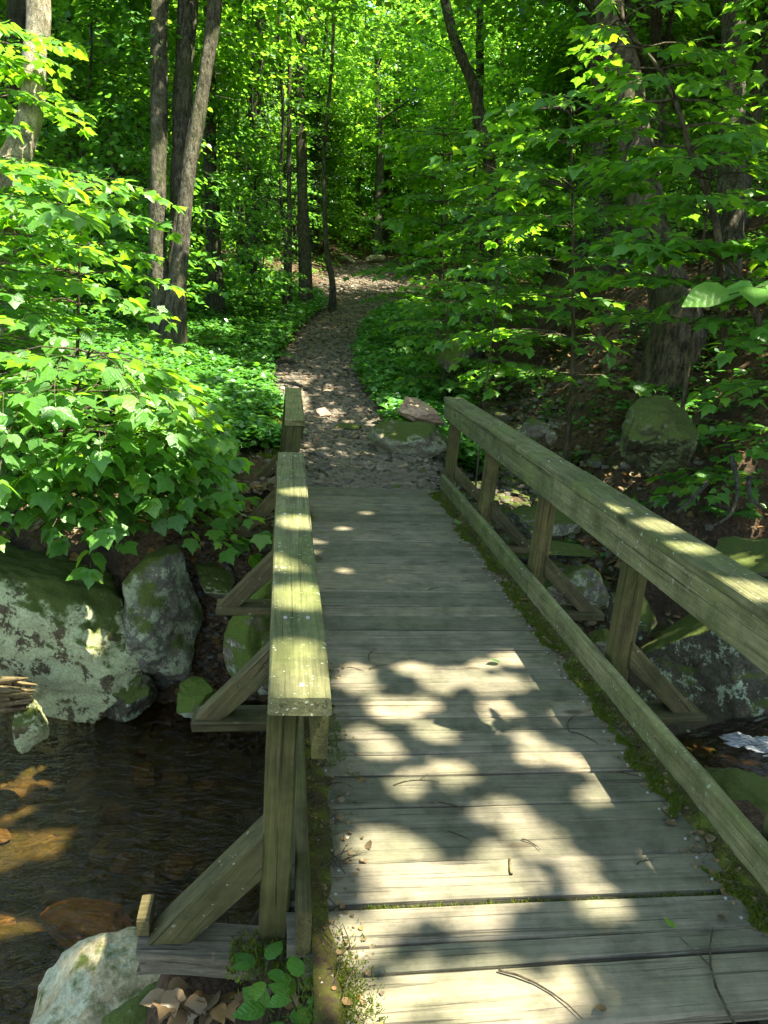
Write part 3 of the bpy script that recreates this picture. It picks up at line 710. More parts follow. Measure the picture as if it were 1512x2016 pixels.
# its foot block (short end piece behind the brace foot)
board('timber_block', (-.350, 1.85, -.065), (-.318, 1.85, -.065), .10, .06, 'brace', parent=None, seed=35, seg=2)
o = bpy.data.objects['timber_block']; o['label'] = 'short pale wooden block behind the foot of the nearest brace'; o['category'] = 'wood block'

def tube(pts, rad, seg=10, noise=.0, off=0.0, cap=True):
    """arrays of a tapered tube through pts"""
    pts = [Vector(p) for p in pts]; n = len(pts); V = []; F = []
    up = Vector((0, 0, 1)); prev = None
    for i, p in enumerate(pts):
        d = (pts[min(i + 1, n - 1)] - pts[max(i - 1, 0)]).normalized()
        if prev is None:
            a = d.cross(Vector((1, .3, .2))).normalized()
        else:
            a = (prev - d * prev.dot(d)).normalized()
        prev = a; b = d.cross(a)
        for j in range(seg):
            an = 6.28318 * j / seg; r = rad[i] if hasattr(rad, '__len__') else rad
            dirv = a * math.cos(an) + b * math.sin(an)
            if noise: r = r * (1 + noise * mnoise.noise(Vector((dirv.x * 2.5 + off, dirv.y * 2.5, p.z * 1.2 + dirv.z))))
            V.append(p + dirv * r)
    for i in range(n - 1):
        for j in range(seg): F.append((i * seg + j, i * seg + (j + 1) % seg, (i + 1) * seg + (j + 1) % seg, (i + 1) * seg + j))
    return V, F
def smooth_path(pts, rads, n):
    """Catmull-Rom resample"""
    P = [Vector(p) for p in pts]; out = []; ro = []
    K = len(P) - 1
    for i in range(n + 1):
        u = K * i / n; a = min(int(u), K - 1); f = u - a
        p0 = P[max(a - 1, 0)]; p1 = P[a]; p2 = P[a + 1]; p3 = P[min(a + 2, K)]
        out.append(.5 * ((2 * p1) + (p2 - p0) * f + (2 * p0 - 5 * p1 + 4 * p2 - p3) * f * f + (3 * p1 - p0 - 3 * p2 + p3) * f ** 3))
        ro.append(rads[a] * (1 - f) + rads[a + 1] * f)
    return out, ro
class Acc:
    def __init__(s): s.V = []; s.F = []
    def add(s, vf):
        o = len(s.V); s.V += [tuple(v) for v in vf[0]]; s.F += [tuple(i + o for i in f) for f in vf[1]]
    def mesh(s, name, mt):
        return mesh_np(name, np.array(s.V), np.array(s.F), mt, True)
# rotten log at the left edge
a = Acc(); c0 = at(-40, 1375, 5.0); c1 = at(62, 1368, 4.9)
for i in range(26):
    o1 = Vector((rng.normal(0, .02), rng.normal(0, .045), rng.normal(0, .05)))
    a.add(tube([c0 + o1, (c0 + c1) / 2 + o1, c1 + o1 * .9 + Vector((rng.uniform(-.12, .03), 0, rng.uniform(-.02, .02)))], [.03, .026, .006], 6, .3, i))
thing('rotten_log', 'splintered orange-brown rotten log end at the left edge above the pool', 'log', data=a.mesh('rotten_log', M['old']))

# ------------------------------------------------------------ leaves
def tpl(outline, centre=(0, .42), fold=.10, droop=.22, petiole=.25):
    """half outline (x>=0) from base to tip -> (verts, tris)"""
    pts = [(x, y) for x, y in outline] + [(-x, y) for x, y in reversed(outline[1:-1])]
    vs = [(centre[0], centre[1])] + pts
    V = np.array([(x, y, fold * abs(x) - droop * y * y - .12 * x * x) for x, y in vs])
    n = len(pts); F = [(0, 1 + i, 1 + (i + 1) % n) for i in range(n)]
    if petiole:
        b = len(V); V = np.vstack([V, [(-.012, -petiole, .02), (.012, -petiole, .02), (0, .03, 0)]]); F.append((b, b + 1, b + 2))
    return V, np.array(F)
MAPLE = tpl([(0, 0), (.16, -.07), (.36, .0), (.46, .12), (.44, .26), (.56, .44), (.58, .60), (.42, .57), (.28, .62), (.22, .76), (.10, .88), (0, 1.06)], (0, .36), .12, .22)
MAPLE3 = tpl([(0, 0), (.22, -.05), (.42, .14), (.52, .52), (.26, .60), (0, 1.0)], (0, .36), .12, .2)
OVAL = tpl([(0, 0), (.24, .12), (.36, .38), (.32, .64), (.14, .88), (0, 1.04)], (0, .45), .12, .2)
KITE = (np.array([(0, 0, 0), (.42, .42, .06), (0, 1.0, -.12), (-.42, .42, .06)]), np.array([(0, 1, 2), (0, 2, 3)]))
HEX = (np.array([(0, 0, 0), (.40, .2, .05), (.42, .6, .02), (0, 1.0, -.14), (-.42, .6, .02), (-.40, .2, .05)]), np.array([(0, 1, 2), (0, 2, 3), (0, 3, 4), (0, 4, 5)]))
def leaf_arrays(P, D, U, S, T):
    """P (n,3) base, D pointing dir, U up normals, S sizes"""
    V, F = T
    D = D / np.linalg.norm(D, axis=1, keepdims=True)
    X = np.cross(D, U); X /= np.maximum(np.linalg.norm(X, axis=1, keepdims=True), 1e-6); Z = np.cross(X, D)
    out = P[:, None] + S[:, None, None] * (X[:, None] * V[None, :, 0, None] + D[:, None] * V[None, :, 1, None] + Z[:, None] * V[None, :, 2, None])
    n = len(P); Fo = (F[None] + (np.arange(n) * len(V))[:, None, None]).reshape(-1, 3)
    at_ = np.repeat(rng.random(n), len(V))
    return out.reshape(-1, 3), Fo, at_
def leaf_mesh(name, P, D, U, S, T, mt):
    V, F, A = leaf_arrays(P, D, U, S, T); return mesh_np(name, V, F, mt, False, A, np.tile(T[0], (len(P), 1)))
def rand_dir(n, zb=0.0, zs=.25):
    a = rng.uniform(0, 2 * math.pi, n); return np.stack([np.cos(a), np.sin(a), rng.normal(zb, zs, n)], 1)
def rand_up(n, s=.35):
    return np.stack([rng.normal(0, s, n), rng.normal(0, s, n), np.ones(n)], 1)

leaf_objs = [mesh_np('leaf', T[0], T[1], M['leaf_near'], False, None, T[0]) for T in (MAPLE, tpl([(0, 0), (.14, -.07), (.33, .02), (.42, .14), (.40, .27), (.52, .47), (.50, .60), (.38, .56), (.26, .64), (.18, .80), (.07, .9), (0, 1.12)], (0, .36), -.10, .30), tpl([(0, 0), (.20, -.04), (.40, .06), (.47, .3), (.40, .42), (.44, .56), (.30, .60), (.14, .82), (0, .96)], (0, .36), .30, .45), tpl([(0, 0), (.18, -.06), (.38, .02), (.45, .2), (.50, .46), (.48, .58), (.36, .60), (.26, .72), (.12, .9), (0, 1.0)], (0, .36), .05, .34), tpl([(0, 0), (.18, -.08), (.40, .04), (.50, .3), (.56, .56), (.40, .56), (.24, .66), (0, 1.08)], (0, .36), .22, .12))]

def sapling(name, label, cat, base, h, tiers, blen, size, nobj=260, seed=0, lean=(0, 0), stem_r=.02, az=(0, 6.283), mt='leaf_near', stem_pts=None, per=1.0, nbr=4, top=True, barkm='twig', z0=.25, droop=.1, group=None, T=MAPLE, tiltup=.3):
    """slender stem, tiers of branches, leaves in opposite pairs"""
    r0 = np.random.default_rng(seed); root = thing(name, label, cat, base, group=group)
    base = Vector(base)
    if stem_pts is None:
        stem_pts = [Vector((0, 0, -.1)), Vector((lean[0] * .2, lean[1] * .2, h * .35)), Vector((lean[0] * .6, lean[1] * .6, h * .7)), Vector((lean[0], lean[1], h))]
    else: stem_pts = [Vector(p) - base for p in stem_pts]
    sp_, sr = smooth_path(stem_pts, [stem_r * (1 - .75 * i / (len(stem_pts) - 1)) for i in range(len(stem_pts))], 16)
    a = Acc(); a.add(tube(sp_, sr, 8, .12, seed)); link('trunk', a.mesh('trunk', M[barkm]), None, root)
    b = Acc(); P = []; D = []; U = []; S = []
    def leafpair(p, d, s):
        side = Vector((-d.y, d.x, 0)).normalized()
        for sg in (-1, 1):
            if r0.random() < .12: continue
            dd = (d * r0.uniform(.3, .8) + side * sg * r0.uniform(.6, 1)).normalized(); dd.z += r0.normal(-.15, .15)
            P.append(p + dd * s * .2); D.append(dd); U.append((r0.normal(0, tiltup), r0.normal(0, tiltup), 1)); S.append(s * r0.uniform(.42, 1.22))
    for ti in range(tiers):
        f = z0 + (1 - z0) * (ti + .5) / tiers
        k_ = f * 16; i0 = min(int(k_), 15); q = sp_[i0].lerp(sp_[i0 + 1], k_ - i0)
        for bi in range(nbr):
            an = az[0] + (az[1] - az[0]) * ((bi + r0.random()) / nbr); L = blen * r0.uniform(.6, 1.1) * (1 - .45 * max(0, f - .4))
            d = Vector((math.cos(an), math.sin(an), 0)); n = 7; pts = []
            bend = r0.normal(0, .25)
            for i in range(n + 1):
                u = i / n; dd = Vector((math.cos(an + bend * u), math.sin(an + bend * u), 0))
                pts.append(q + dd * (L * u) + Vector((0, 0, L * (.28 * u - (.28 + droop) * u * u))) + Vector((0, 0, r0.normal(0, .012))))
            b.add(tube(pts, [max(.0022, stem_r * .35 * (1 - u_ / n)) for u_ in range(n + 1)], 5))
            step = size * .95 / per; m_ = int(L * .8 / step)
            for j in range(m_):
                u = .2 + .8 * (j + 1) / m_; kk = u * n; j0 = min(int(kk), n - 1); p = pts[j0].lerp(pts[j0 + 1], kk - j0); dv = (pts[j0 + 1] - pts[j0]).normalized()
                leafpair(p, dv, size)
                if j % 2 == 0 and u < .85:      # side twig
                    for sg in (-1, 1):
                        sd = (dv * .7 + Vector((-dv.y, dv.x, 0)) * sg * .8).normalized(); tl = L * .38 * (1.1 - u) + size * .7
                        e = p + sd * tl + Vector((0, 0, -.12 * tl)); b.add(tube([p, (p + e) / 2 + Vector((0, 0, .02)), e], [.003, .0025, .0018], 4))
                        for w_ in np.arange(size, tl, size * .9): leafpair(p.lerp(e, w_ / tl), sd, size * .9)
                        P.append(e); D.append(sd); U.append((r0.normal(0, tiltup), r0.normal(0, tiltup), 1)); S.append(size * r0.uniform(.8, 1.15))
            P.append(pts[-1]); D.append(dv + Vector((0, 0, -.15))); U.append((r0.normal(0, .2), r0.normal(0, .2), 1)); S.append(size)
    if b.V: link('branches', b.mesh('branches', M['twig']), None, root)
    P = np.array([tuple(p) for p in P]); D = np.array([tuple(p) for p in D]); U = np.array(U); S = np.array(S)
    wx, wy, wz = seen_np(P + np.array(base))
    vis = (wz > .3) & (wx > -30) & (wx < 1540) & (wy > -30) & (wy < 2040)
    key = np.where(vis, wz, 1e6 + wz); order = np.argsort(key)
    nobj = min(nobj, int(vis.sum())) if nobj else 0
    oi_ = order[:nobj]; rest = order[nobj:]
    for i in oi_:
        d = Vector(D[i]).normalized(); u = Vector(U[i]); x = d.cross(u).normalized(); z = x.cross(d)
        o = bpy.data.objects.new('leaf', leaf_objs[int(r0.integers(0, 5))]); col.objects.link(o); o.parent = root
        mm = Matrix((x, d, z)).transposed() * S[i]; mm = mm.to_4x4(); mm.translation = Vector(P[i]); o.matrix_basis = mm
    if len(rest): 
        ro = link('foliage', leaf_mesh('foliage', P[rest], D[rest], U[rest], S[rest], T if T is not MAPLE else MAPLE, M[mt]), None, root); ro['kind'] = 'stuff'
    return root

def g(x, y, dz=-.05): return (x, y, Hs(x, y) + dz)
# left bank maples
sapling('maple_sapling', 'low maple sapling spreading large leaves over the lichen-covered boulder', 'sapling', g(-1.7, 6.0), 1.45, 6, 1.3, .125, 300, 11, (.5, -.75), .02, az=(-2.7, .5), nbr=5, z0=.4, droop=.28, per=.85)
sapling('maple_sapling', 'spreading low maple shoot drooping over the moss at the top of the big boulder', 'sapling', g(-1.35, 6.15), .85, 4, 1.25, .12, 260, 18, (.2, -.35), .014, az=(-2.7, .1), nbr=6, z0=.4, droop=.28)
sapling('maple_sapling', 'leafy maple sapling at the left edge behind the low one', 'sapling', g(-2.5, 6.3), 2.6, 9, 1.3, .115, 300, 12, (.4, -.5), .025, az=(-2.8, 1.2), nbr=5, z0=.2)
sapling('maple_sapling', 'bushy maple sapling left of the triple-trunk tree', 'sapling', g(-1.9, 7.7), 2.3, 8, 1.0, .11, 280, 13, (.2, -.3), .022, nbr=5, z0=.15)
sapling('maple_sapling', 'sunlit maple sapling below the pale curved trunk', 'sapling', g(-3.0, 8.2), 3.2, 9, 1.2, .11, 240, 14, (.3, .1), .025, nbr=5)
sapling('maple_sapling', 'small maple seedling nearest the left rail', 'sapling', g(-.95, 6.9), .8, 4, .65, .10, 150, 15, (.15, -.3), .012, nbr=4, z0=.4, droop=.3)
# right bank
sapling('maple_sapling', 'tall layered maple sapling above the gully, left of the birch', 'sapling', g(3.3, 8.6), 3.9, 8, 1.5, .135, 300, 21, (-.6, -.5), .03, nbr=4, z0=.26, az=(2.2, 5.4), per=.8)
sapling('maple_sapling', 'maple sapling on the bank with wide flat sprays over the round green boulder', 'sapling', g(3.75, 7.0), 2.6, 5, 1.4, .135, 300, 22, (-.4, -.6), .026, nbr=4, z0=.45, az=(2.2, 5.4), droop=.0)
sapling('maple_sapling', 'maple sapling at the right edge above the handrail', 'sapling', g(4.4, 6.0), 3.2, 6, 1.3, .125, 300, 23, (-.4, -.4), .026, nbr=4, z0=.30, az=(1.6, 6.0))
sapling('maple_sapling', 'thin maple sapling beside the path right of the far bend', 'sapling', g(2.35, 11.4), 1.9, 6, 1.0, .12, 260, 24, (-.1, -.3), .022, nbr=5, z0=.2)
sapling('maple_sapling', 'maple sapling at the head of the gully', 'sapling', g(3.4, 12.5), 3.6, 9, 1.6, .13, 200, 25, (-.3, -.2), .03, nbr=5, z0=.15)
sapling('maple_sapling', 'dark maple sapling between the birch and the straight trunk', 'sapling', g(5.4, 8.8), 4.2, 7, 1.5, .13, 200, 26, (-.1, -.3), .035, nbr=4, z0=.2)
sapling('maple_sapling', 'maple sapling behind the leaning far trunk, right of the path', 'sapling', g(3.0, 15.5), 4.2, 9, 1.7, .13, 100, 27, (-.2, -.2), .035, nbr=5, z0=.15)
# hickory spray top right, near
def compound(name, label, p, d, n=5, s=.17, mt='leaf_near'):
    root = thing(name, label, 'branch', p); d = Vector(d).normalized(); side = Vector((-d.y, d.x, 0)).normalized()
    a = Acc(); a.add(tube([(0, 0, 0), d * .12 + Vector((0, 0, .03)), d * .3], [.004, .003, .002], 5)); link('stem', a.mesh('stem', M['stem']), None, root)
    me = mesh_np('leaflet', OVAL[0], OVAL[1], M[mt], False, None, OVAL[0])
    for i in range(n):
        u = .3 if i == 0 else .3 - .09 * ((i + 1) // 2); dd = d if i == 0 else (d * .5 + side * (1 if i % 2 else -1) * .9).normalized()
        dd = (dd + Vector((0, 0, -.15))).normalized(); x = dd.cross(Vector((-.2, -.7, .8))).normalized(); z = x.cross(dd)
        o = bpy.data.objects.new('leaflet', me); col.objects.link(o); o.parent = root
        mm = (Matrix((x, dd, z)).transposed() * (s * (1 if i < 3 else .75))).to_4x4(); mm.translation = d * u + Vector((0, 0, .02)); o.matrix_basis = mm
    return root
compound('hickory_spray', 'pale green spray of oval leaflets at the right edge, nearest of all leaves', at(1590, 570, 2.6), (-1, -.1, -.12), 5, .15)

# seedling bottom left of the deck
def seedling(label, p, n, s, seed, mt='leaf_low', name='seedling', group=None, hgt=.14):
    root = thing(name, label, 'seedling', p, group=group); r0 = random.Random(seed); a = Acc()
    me = mesh_np('leaf', OVAL[0], OVAL[1], M[mt], False, None, OVAL[0])
    for i in range(n):
        an = i * 2.4 + r0.uniform(-.3, .3); hh = hgt * (.5 + .5 * i / n); d = Vector((math.cos(an), math.sin(an), .25)).normalized()
        e = Vector((d.x * .03, d.y * .03, hh)); a.add(tube([(0, 0, 0), e * .5, e], [.003, .002, .0015], 4))
        x = d.cross(Vector((r0.uniform(-.2, .2), r0.uniform(-.2, .2), 1))).normalized(); z = x.cross(d)
        o = bpy.data.objects.new('leaf', me); col.objects.link(o); o.parent = root
        mm = (Matrix((x, d, z)).transposed() * (s * r0.uniform(.7, 1.1))).to_4x4(); mm.translation = e; o.matrix_basis = mm
    link('stem', a.mesh('stem', M['stem']), None, root)
    return root
seedling('bright green seedling with toothed leaves below the foot of the nearest post', at(515, 1955, 2.0), 6, .066, 1, 'leaf_near', hgt=.10)
seedling('bright green seedling in the bottom edge beside the first plank', at(590, 2005, 1.9), 7, .07, 2, 'leaf_near', hgt=.10)
seedling('lone pale seedling leaf cluster right of the bottom seedling', at(545, 2025, 1.95), 5, .08, 3, 'leaf_near', hgt=.08)

# ferns
def fern(label, p, n, L, seed):
    root = thing('fern', label, 'fern', p, group='ferns left of the path' if 'standing among' in label else None); r0 = np.random.default_rng(seed)
    for i in range(n):
        an = i * 6.283 / n + r0.uniform(-.3, .3); P = []; D = []; S = []; pts = []
        for j in range(13):
            u = j / 12; q = Vector((math.cos(an) * L * u * .85, math.sin(an) * L * u * .85, L * (.75 * u - .62 * u * u))); pts.append(q)
            if j > 1:
                dv = (pts[-1] - pts[-2]).normalized(); sd = Vector((-dv.y, dv.x, 0)).normalized()
                for sg in (-1, 1):
                    P.append(tuple(q)); D.append(tuple(sd * sg + dv * .35)); S.append(L * .30 * math.sin(math.pi * min(1, .12 + u * .9)) + .01)
        V1, F1, A1 = leaf_arrays(np.array(P), np.array(D), rand_up(len(P), .1), np.array(S), (KITE[0] * np.array([.5, 1, 1]), KITE[1]))
        V2, F2 = tube(pts, .003, 3); F2 = [t for f in F2 for t in ((f[0], f[1], f[2]), (f[0], f[2], f[3]))]
        V = np.vstack([V1, np.array([tuple(v) for v in V2])]); F = np.vstack([F1, np.array(F2) + len(V1)])
        link('frond', mesh_np('frond', V, F, M['leaf_low'], False, np.concatenate([A1, np.zeros(len(V2))])), None, root)
fern('small fern on the dark bank above the grey rock', g(2.95, 7.2, .02), 8, .34, 1)
fern('fern left of the round green boulder', g(2.72, 6.6, .02), 7, .28, 2)
fern('light green fern by the left edge of the path', g(-.15, 13.8, .05), 9, .5, 3)
for i in range(14):
    y = 8.6 + i * .75 + random.uniform(-.3, .3); x = float(np.interp(y, PY, PXC) - np.interp(y, PY, PW)) - random.uniform(.25, 2.2)
    o = fern('green fern standing among the low plants left of the path', g(x, y, .08), 8, random.uniform(.35, .55), 20 + i)
fern('fern under the maples at the right edge', g(3.9, 6.2, .02), 8, .36, 4)

# ------------------------------------------------------------ named trees
def trunk_mesh(pxs, t, bark, seg=18, noise=.12, seed=0, extra=None, dt=None):
    """pxs: (x, y, width px) list from the base up at depth t"""
    pts = []; rad = []
    for i, (x, y, wd) in enumerate(pxs):
        tt = t if dt is None else t + dt * i / (len(pxs) - 1)
        pts.append(at(x, y, tt)); rad.append(wd * tt / FPX / 2)
    return pts, rad
def plant_tree(name, label, stems, bark, crown=None, cat='tree'):
    base = stems[0][0][0].copy(); base.z = Hs(base.x, base.y) - .05
    root = thing(name, label, cat, base)
    for si, (pts, rad) in enumerate(stems):
        pts = [p - base for p in pts]
        d = (pts[-1] - pts[-2]).normalized()
        zt = pts[-1].z
        hi = 13 - base.z
        while pts[-1].z < hi - 1:                     # go on up, out of the picture
            pts.append(pts[-1] + (d + Vector((0, 0, .6))).normalized() * 2.5 + Vector((rng.normal(0, .12), rng.normal(0, .12), 0))); rad.append(rad[-1] * .8)
        if si == 0 or True:
            b0 = Vector((pts[0].x, pts[0].y, min(pts[0].z, 0) - .15))
            if pts[0].z > .25: pts = [Vector((pts[0].x * .6, pts[0].y * .6, -.15))] + pts; rad = [rad[0] * 1.6] + rad
            else: pts = [Vector((pts[0].x, pts[0].y, -.2))] + pts; rad = [rad[0] * 1.5] + rad
        sp_, sr = smooth_path(pts, rad, 44)
        a = Acc(); a.add(tube(sp_, sr, 18, .22, si * 9.7 + base.x)); link('trunk', a.mesh('trunk', M[bark]), None, root)
        # a few limbs high up
        for j in range(7):
            i0 = int(rng.integers(31, 44)); an = rng.uniform(0, 6.28); L = rng.uniform(1.2, 2.6); q = sp_[i0]
            pp = [q, q + Vector((math.cos(an) * L * .5, math.sin(an) * L * .5, L * .35)), q + Vector((math.cos(an) * L, math.sin(an) * L, L * .55))]
            bl = Acc(); bl.add(tube(pp, [sr[i0] * .35, sr[i0] * .2, .01], 6)); link('limb', bl.mesh('limb', M[bark]), None, root)
        if crown is not None:
            o = link('crown', crown, None, root, sp_[-6] * 1.0, (0, 0, si * 2.1 + base.y)); o['kind'] = 'stuff'
            o.location.z -= 8.5
    return root

# crown meshes (shared): sprays of leaves, spread through a volume
def crown_mesh(name, nspray, rx, z0, z1, per, size, seed, mt, T=KITE, shape='round', sprayr=.55):
    global rng
    save = rng; rng = np.random.default_rng(seed)
    u = rng.random(nspray); zz = z0 + (z1 - z0) * u
    if shape == 'round': rr = rx * np.sqrt(np.clip(1 - (2 * u - 1) ** 2, .08, 1)) * np.sqrt(rng.uniform(.08, 1, nspray))
    else: rr = rx * (1.05 - .75 * u) * np.sqrt(rng.uniform(.03, 1, nspray))
    an = rng.uniform(0, 6.283, nspray)
    cen = np.stack([rr * np.cos(an), rr * np.sin(an), zz - .12 * rr], 1)
    out = np.stack([np.cos(an), np.sin(an)], 1)
    n = nspray * per; ci = np.repeat(np.arange(nspray), per)
    a2 = rng.uniform(0, 6.283, n); r2 = sprayr * np.sqrt(rng.random(n)) * rng.uniform(.6, 1.2, nspray)[ci]
    off = np.stack([r2 * np.cos(a2), r2 * np.sin(a2)], 1); along = (off * out[ci]).sum(1)
    P = cen[ci] + np.concatenate([off, (-.18 * along + rng.normal(0, .05, n))[:, None]], 1)
    D = np.concatenate([off / r2[:, None] * .6 + out[ci] * .7, rng.normal(-.15, .25, n)[:, None]], 1)
    me = leaf_mesh(name, P, D, rand_up(n, .38), size * rng.uniform(.6, 1.2, n), T, M[mt]); rng = save
    return me
CR = [crown_mesh('crown', 300, 3.3, 0, 9, 30, .15, 300 + i, 'leaf_far') for i in range(4)]           # tall trees, base of crown at 0
YG = [crown_mesh('foliage', 120, 1.7, .5, 5.2, 26, .12, 320 + i, 'leaf_mid', HEX, 'cone', .45) for i in range(3)] + \
     [crown_mesh('foliage', 120, 1.6, .4, 4.6, 26, .12, 330 + i, 'leaf_far', HEX, 'cone', .45) for i in range(3)]
HM = [crown_mesh('foliage', 260, 1.9, 1.2, 9.0, 34, .075, 340 + i, 'needle', KITE, 'cone', .4) for i in range(2)]

T1 = trunk_mesh([(5, 560, 66), (8, 420, 62), (22, 330, 60), (40, 285, 56), (56, 235, 52), (64, 190, 46), (68, 100, 43), (75, 0, 46)], 7.4, '', dt=.3)
plant_tree('pale_tree', 'sunlit pale-barked tree with a curved trunk at the upper left', [T1], 'bark_pale')
plant_tree('triple_tree', 'tree of three grey trunks from one base, left of the path', [
    trunk_mesh([(322, 612, 46), (310, 500, 31), (311, 350, 31), (313, 180, 33), (314, 0, 33)], 11.6, ''),
    trunk_mesh([(335, 605, 44), (352, 480, 32), (352, 330, 32), (360, 180, 36), (368, 0, 40)], 11.9, ''),
    trunk_mesh([(345, 600, 40), (362, 440, 26), (372, 330, 27), (388, 240, 28), (406, 130, 26), (424, 0, 28)], 11.4, '')], 'bark')
plant_tree('birch_tree', 'big leaning birch with dark peeling bark on the right bank', [trunk_mesh([(1335, 650, 92), (1316, 570, 80), (1280, 450, 66), (1262, 330, 62), (1246, 250, 62), (1225, 130, 60), (1200, 0, 58)], 8.5, '', dt=.6)], 'bark_birch')
plant_tree('straight_tree', 'straight grey tree at the right edge behind the birch', [trunk_mesh([(1428, 560, 60), (1436, 470, 50), (1440, 250, 49), (1443, 90, 47), (1447, 0, 46)], 9.8, '')], 'bark')
plant_tree('background_birch', 'grey trunk directly left of and behind the leaning birch', [trunk_mesh([(1190, 520, 40), (1188, 400, 36), (1184, 200, 34), (1180, 0, 34)], 13.5, '')], 'bark_dark')
plant_tree('leaning_tree', 'dark trunk leaning left at the top centre', [trunk_mesh([(965, 380, 24), (945, 230, 23), (930, 165, 22), (908, 110, 21), (885, 40, 20)], 14.5, '')], 'bark')
plant_tree('centre_tree', 'tall thin dark tree left of the far path bend', [trunk_mesh([(602, 555, 26), (596, 400, 22), (592, 250, 20), (592, 130, 16), (606, 0, 15)], 20, '')], 'bark_dark')
plant_tree('bend_tree', 'slim bent dark tree at the left corner of the far bend', [trunk_mesh([(655, 562, 12), (644, 500, 10), (640, 430, 9), (638, 300, 8)], 20, '')], 'bark_dark')
plant_tree('slim_tree', 'slim dark tree just left of the tall thin one', [trunk_mesh([(570, 562, 10), (570, 450, 10), (569, 300, 9)], 19, '')], 'bark_dark')
plant_tree('hilltop_tree', 'stout dark trunk at the top of the path', [trunk_mesh([(742, 492, 22), (745, 400, 17), (748, 300, 15)], 33, '')], 'bark_dark')
# thin curved understory stem on the right
sapling('curved_sapling', 'thin curved brown stem rising in front of the straight grey tree', 'sapling', tuple(Vector((at(1425, 640, 6.6).x, at(1425, 640, 6.6).y, Hs(at(1425, 640, 6.6).x, at(1425, 640, 6.6).y)))), 4, 7, 1.1, .125, 260, 31, stem_r=.036,
        stem_pts=[at(1425, 690, 6.6), at(1416, 500, 6.6), at(1406, 425, 6.6), at(1381, 350, 6.6), at(1356, 290, 6.6), at(1341, 230, 6.6), at(1306, 145, 6.7), at(1256, 85, 6.8), at(1210, 20, 6.8)], nbr=3, z0=.35, az=(1.5, 6.5))
sapling('forked_shrub', 'dark forked stem at the right edge leaning left', 'shrub', tuple(Vector((at(1485, 600, 6.2).x, at(1485, 600, 6.2).y, Hs(at(1485, 600, 6.2).x, at(1485, 600, 6.2).y)))), 3, 4, .8, .12, 150, 32, stem_r=.03,
        stem_pts=[at(1500, 650, 6.2), at(1470, 575, 6.2), at(1440, 520, 6.2), at(1380, 492, 6.25), at(1330, 482, 6.3), at(1270, 470, 6.3)], nbr=3, z0=.4)
sapling('straight_sapling', 'very thin straight pale stem in front of the sunlit bank', 'sapling', g(2.05, 7.9), 2.6, 5, .6, .10, 100, 33, (.05, 0), .012, nbr=3, z0=.55)

# ------------------------------------------------------------ background forest
variants = []
for i in range(6):
    r0 = random.Random(900 + i); a = Acc(); pts = [(0, 0, -.3)]; 
    lx, ly = r0.uniform(-1, 1), r0.uniform(-1, 1)
    for j in range(1, 9): pts.append((lx * (j / 8) ** 1.3 + r0.uniform(-.1, .1), ly * (j / 8) ** 1.3 + r0.uniform(-.1, .1), 15 * j / 8))
    rb = .16 if i < 3 else .09
    sp_, sr = smooth_path(pts, [rb * 1.5] + [rb * (1 - .8 * j / 8) for j in range(1, 9)], 22); a.add(tube(sp_, sr, 9, .2, i))
    for j in range(16):
        i0 = r0.randint(6, 21); an = r0.uniform(0, 6.28); L = r0.uniform(.8, 2.6); q = sp_[i0]; up_ = r0.uniform(-.05, .6)
        a.add(tube([q, q + Vector((math.cos(an) * L * .5, math.sin(an) * L * .5, L * up_ * .6)), q + Vector((math.cos(an) * L, math.sin(an) * L, L * up_))], [sr[i0] * .3, sr[i0] * .18, .006], 4))
    variants.append(a.mesh('trunk', M['bark'] if i % 2 else M['bark_dark']))
thin = []
for i in range(4):
    r0 = random.Random(950 + i); a = Acc(); pts = [(0, 0, -.2)]
    lx, ly = r0.uniform(-.5, .5), r0.uniform(-.5, .5)
    for j in range(1, 6): pts.append((lx * j / 5 + r0.uniform(-.06, .06), ly * j / 5 + r0.uniform(-.06, .06), 5.2 * j / 5))
    sp_, sr = smooth_path(pts, [.035 * (1 - .8 * j / 5) for j in range(6)], 14); a.add(tube(sp_, sr, 6, .1, i))
    for j in range(22):
        i0 = r0.randint(2, 14); an = r0.uniform(0, 6.28); L = r0.uniform(.5, 1.5); q = sp_[i0]
        a.add(tube([q, q + Vector((math.cos(an) * L * .5, math.sin(an) * L * .5, L * .18)), q + Vector((math.cos(an) * L, math.sin(an) * L, L * .12))], [sr[i0] * .35, .006, .003], 4))
    thin.append(a.mesh('trunk', M['bark_dark']))
def clear_of_path(x, y, mrg):
    if y > 40: return True
    return abs(x - np.interp(y, PY, PXC)) > np.interp(y, PY, PW) + mrg
def fan(n, y0, y1, power=1.0, mrg=.9, extra=1.0):
    out = []
    while len(out) < n:
        d = y0 + (y1 - y0) * random.random() ** power; px = random.uniform(-260, 1780); p = EYE + ((C_R * (px - 756) / FPX + _fh)).normalized() * d
        x, y = p.x, p.y
        if not clear_of_path(x, y, mrg): continue
        if abs(x - GX(y)) < .9 and y < 22: continue
        out.append((x, y))
    return out
nb = 0
for (x, y) in fan(135, 15, 75, .9):
    i = random.randrange(6); s = random.uniform(.8, 1.25); root = thing('forest_tree', 'tall leafy tree deep in the woods behind the bridge', 'tree', (x, y, Hs(x, y)), (0, 0, random.uniform(0, 6.28)), 'tall trees of the background forest')
    root.scale = (s, s, s)
    link('trunk', variants[i], None, root)
    o = link('crown', CR[random.randrange(4)], None, root, (0, 0, random.uniform(2.6, 6.0)), (0, 0, random.uniform(0, 6.28))); o['kind'] = 'stuff'
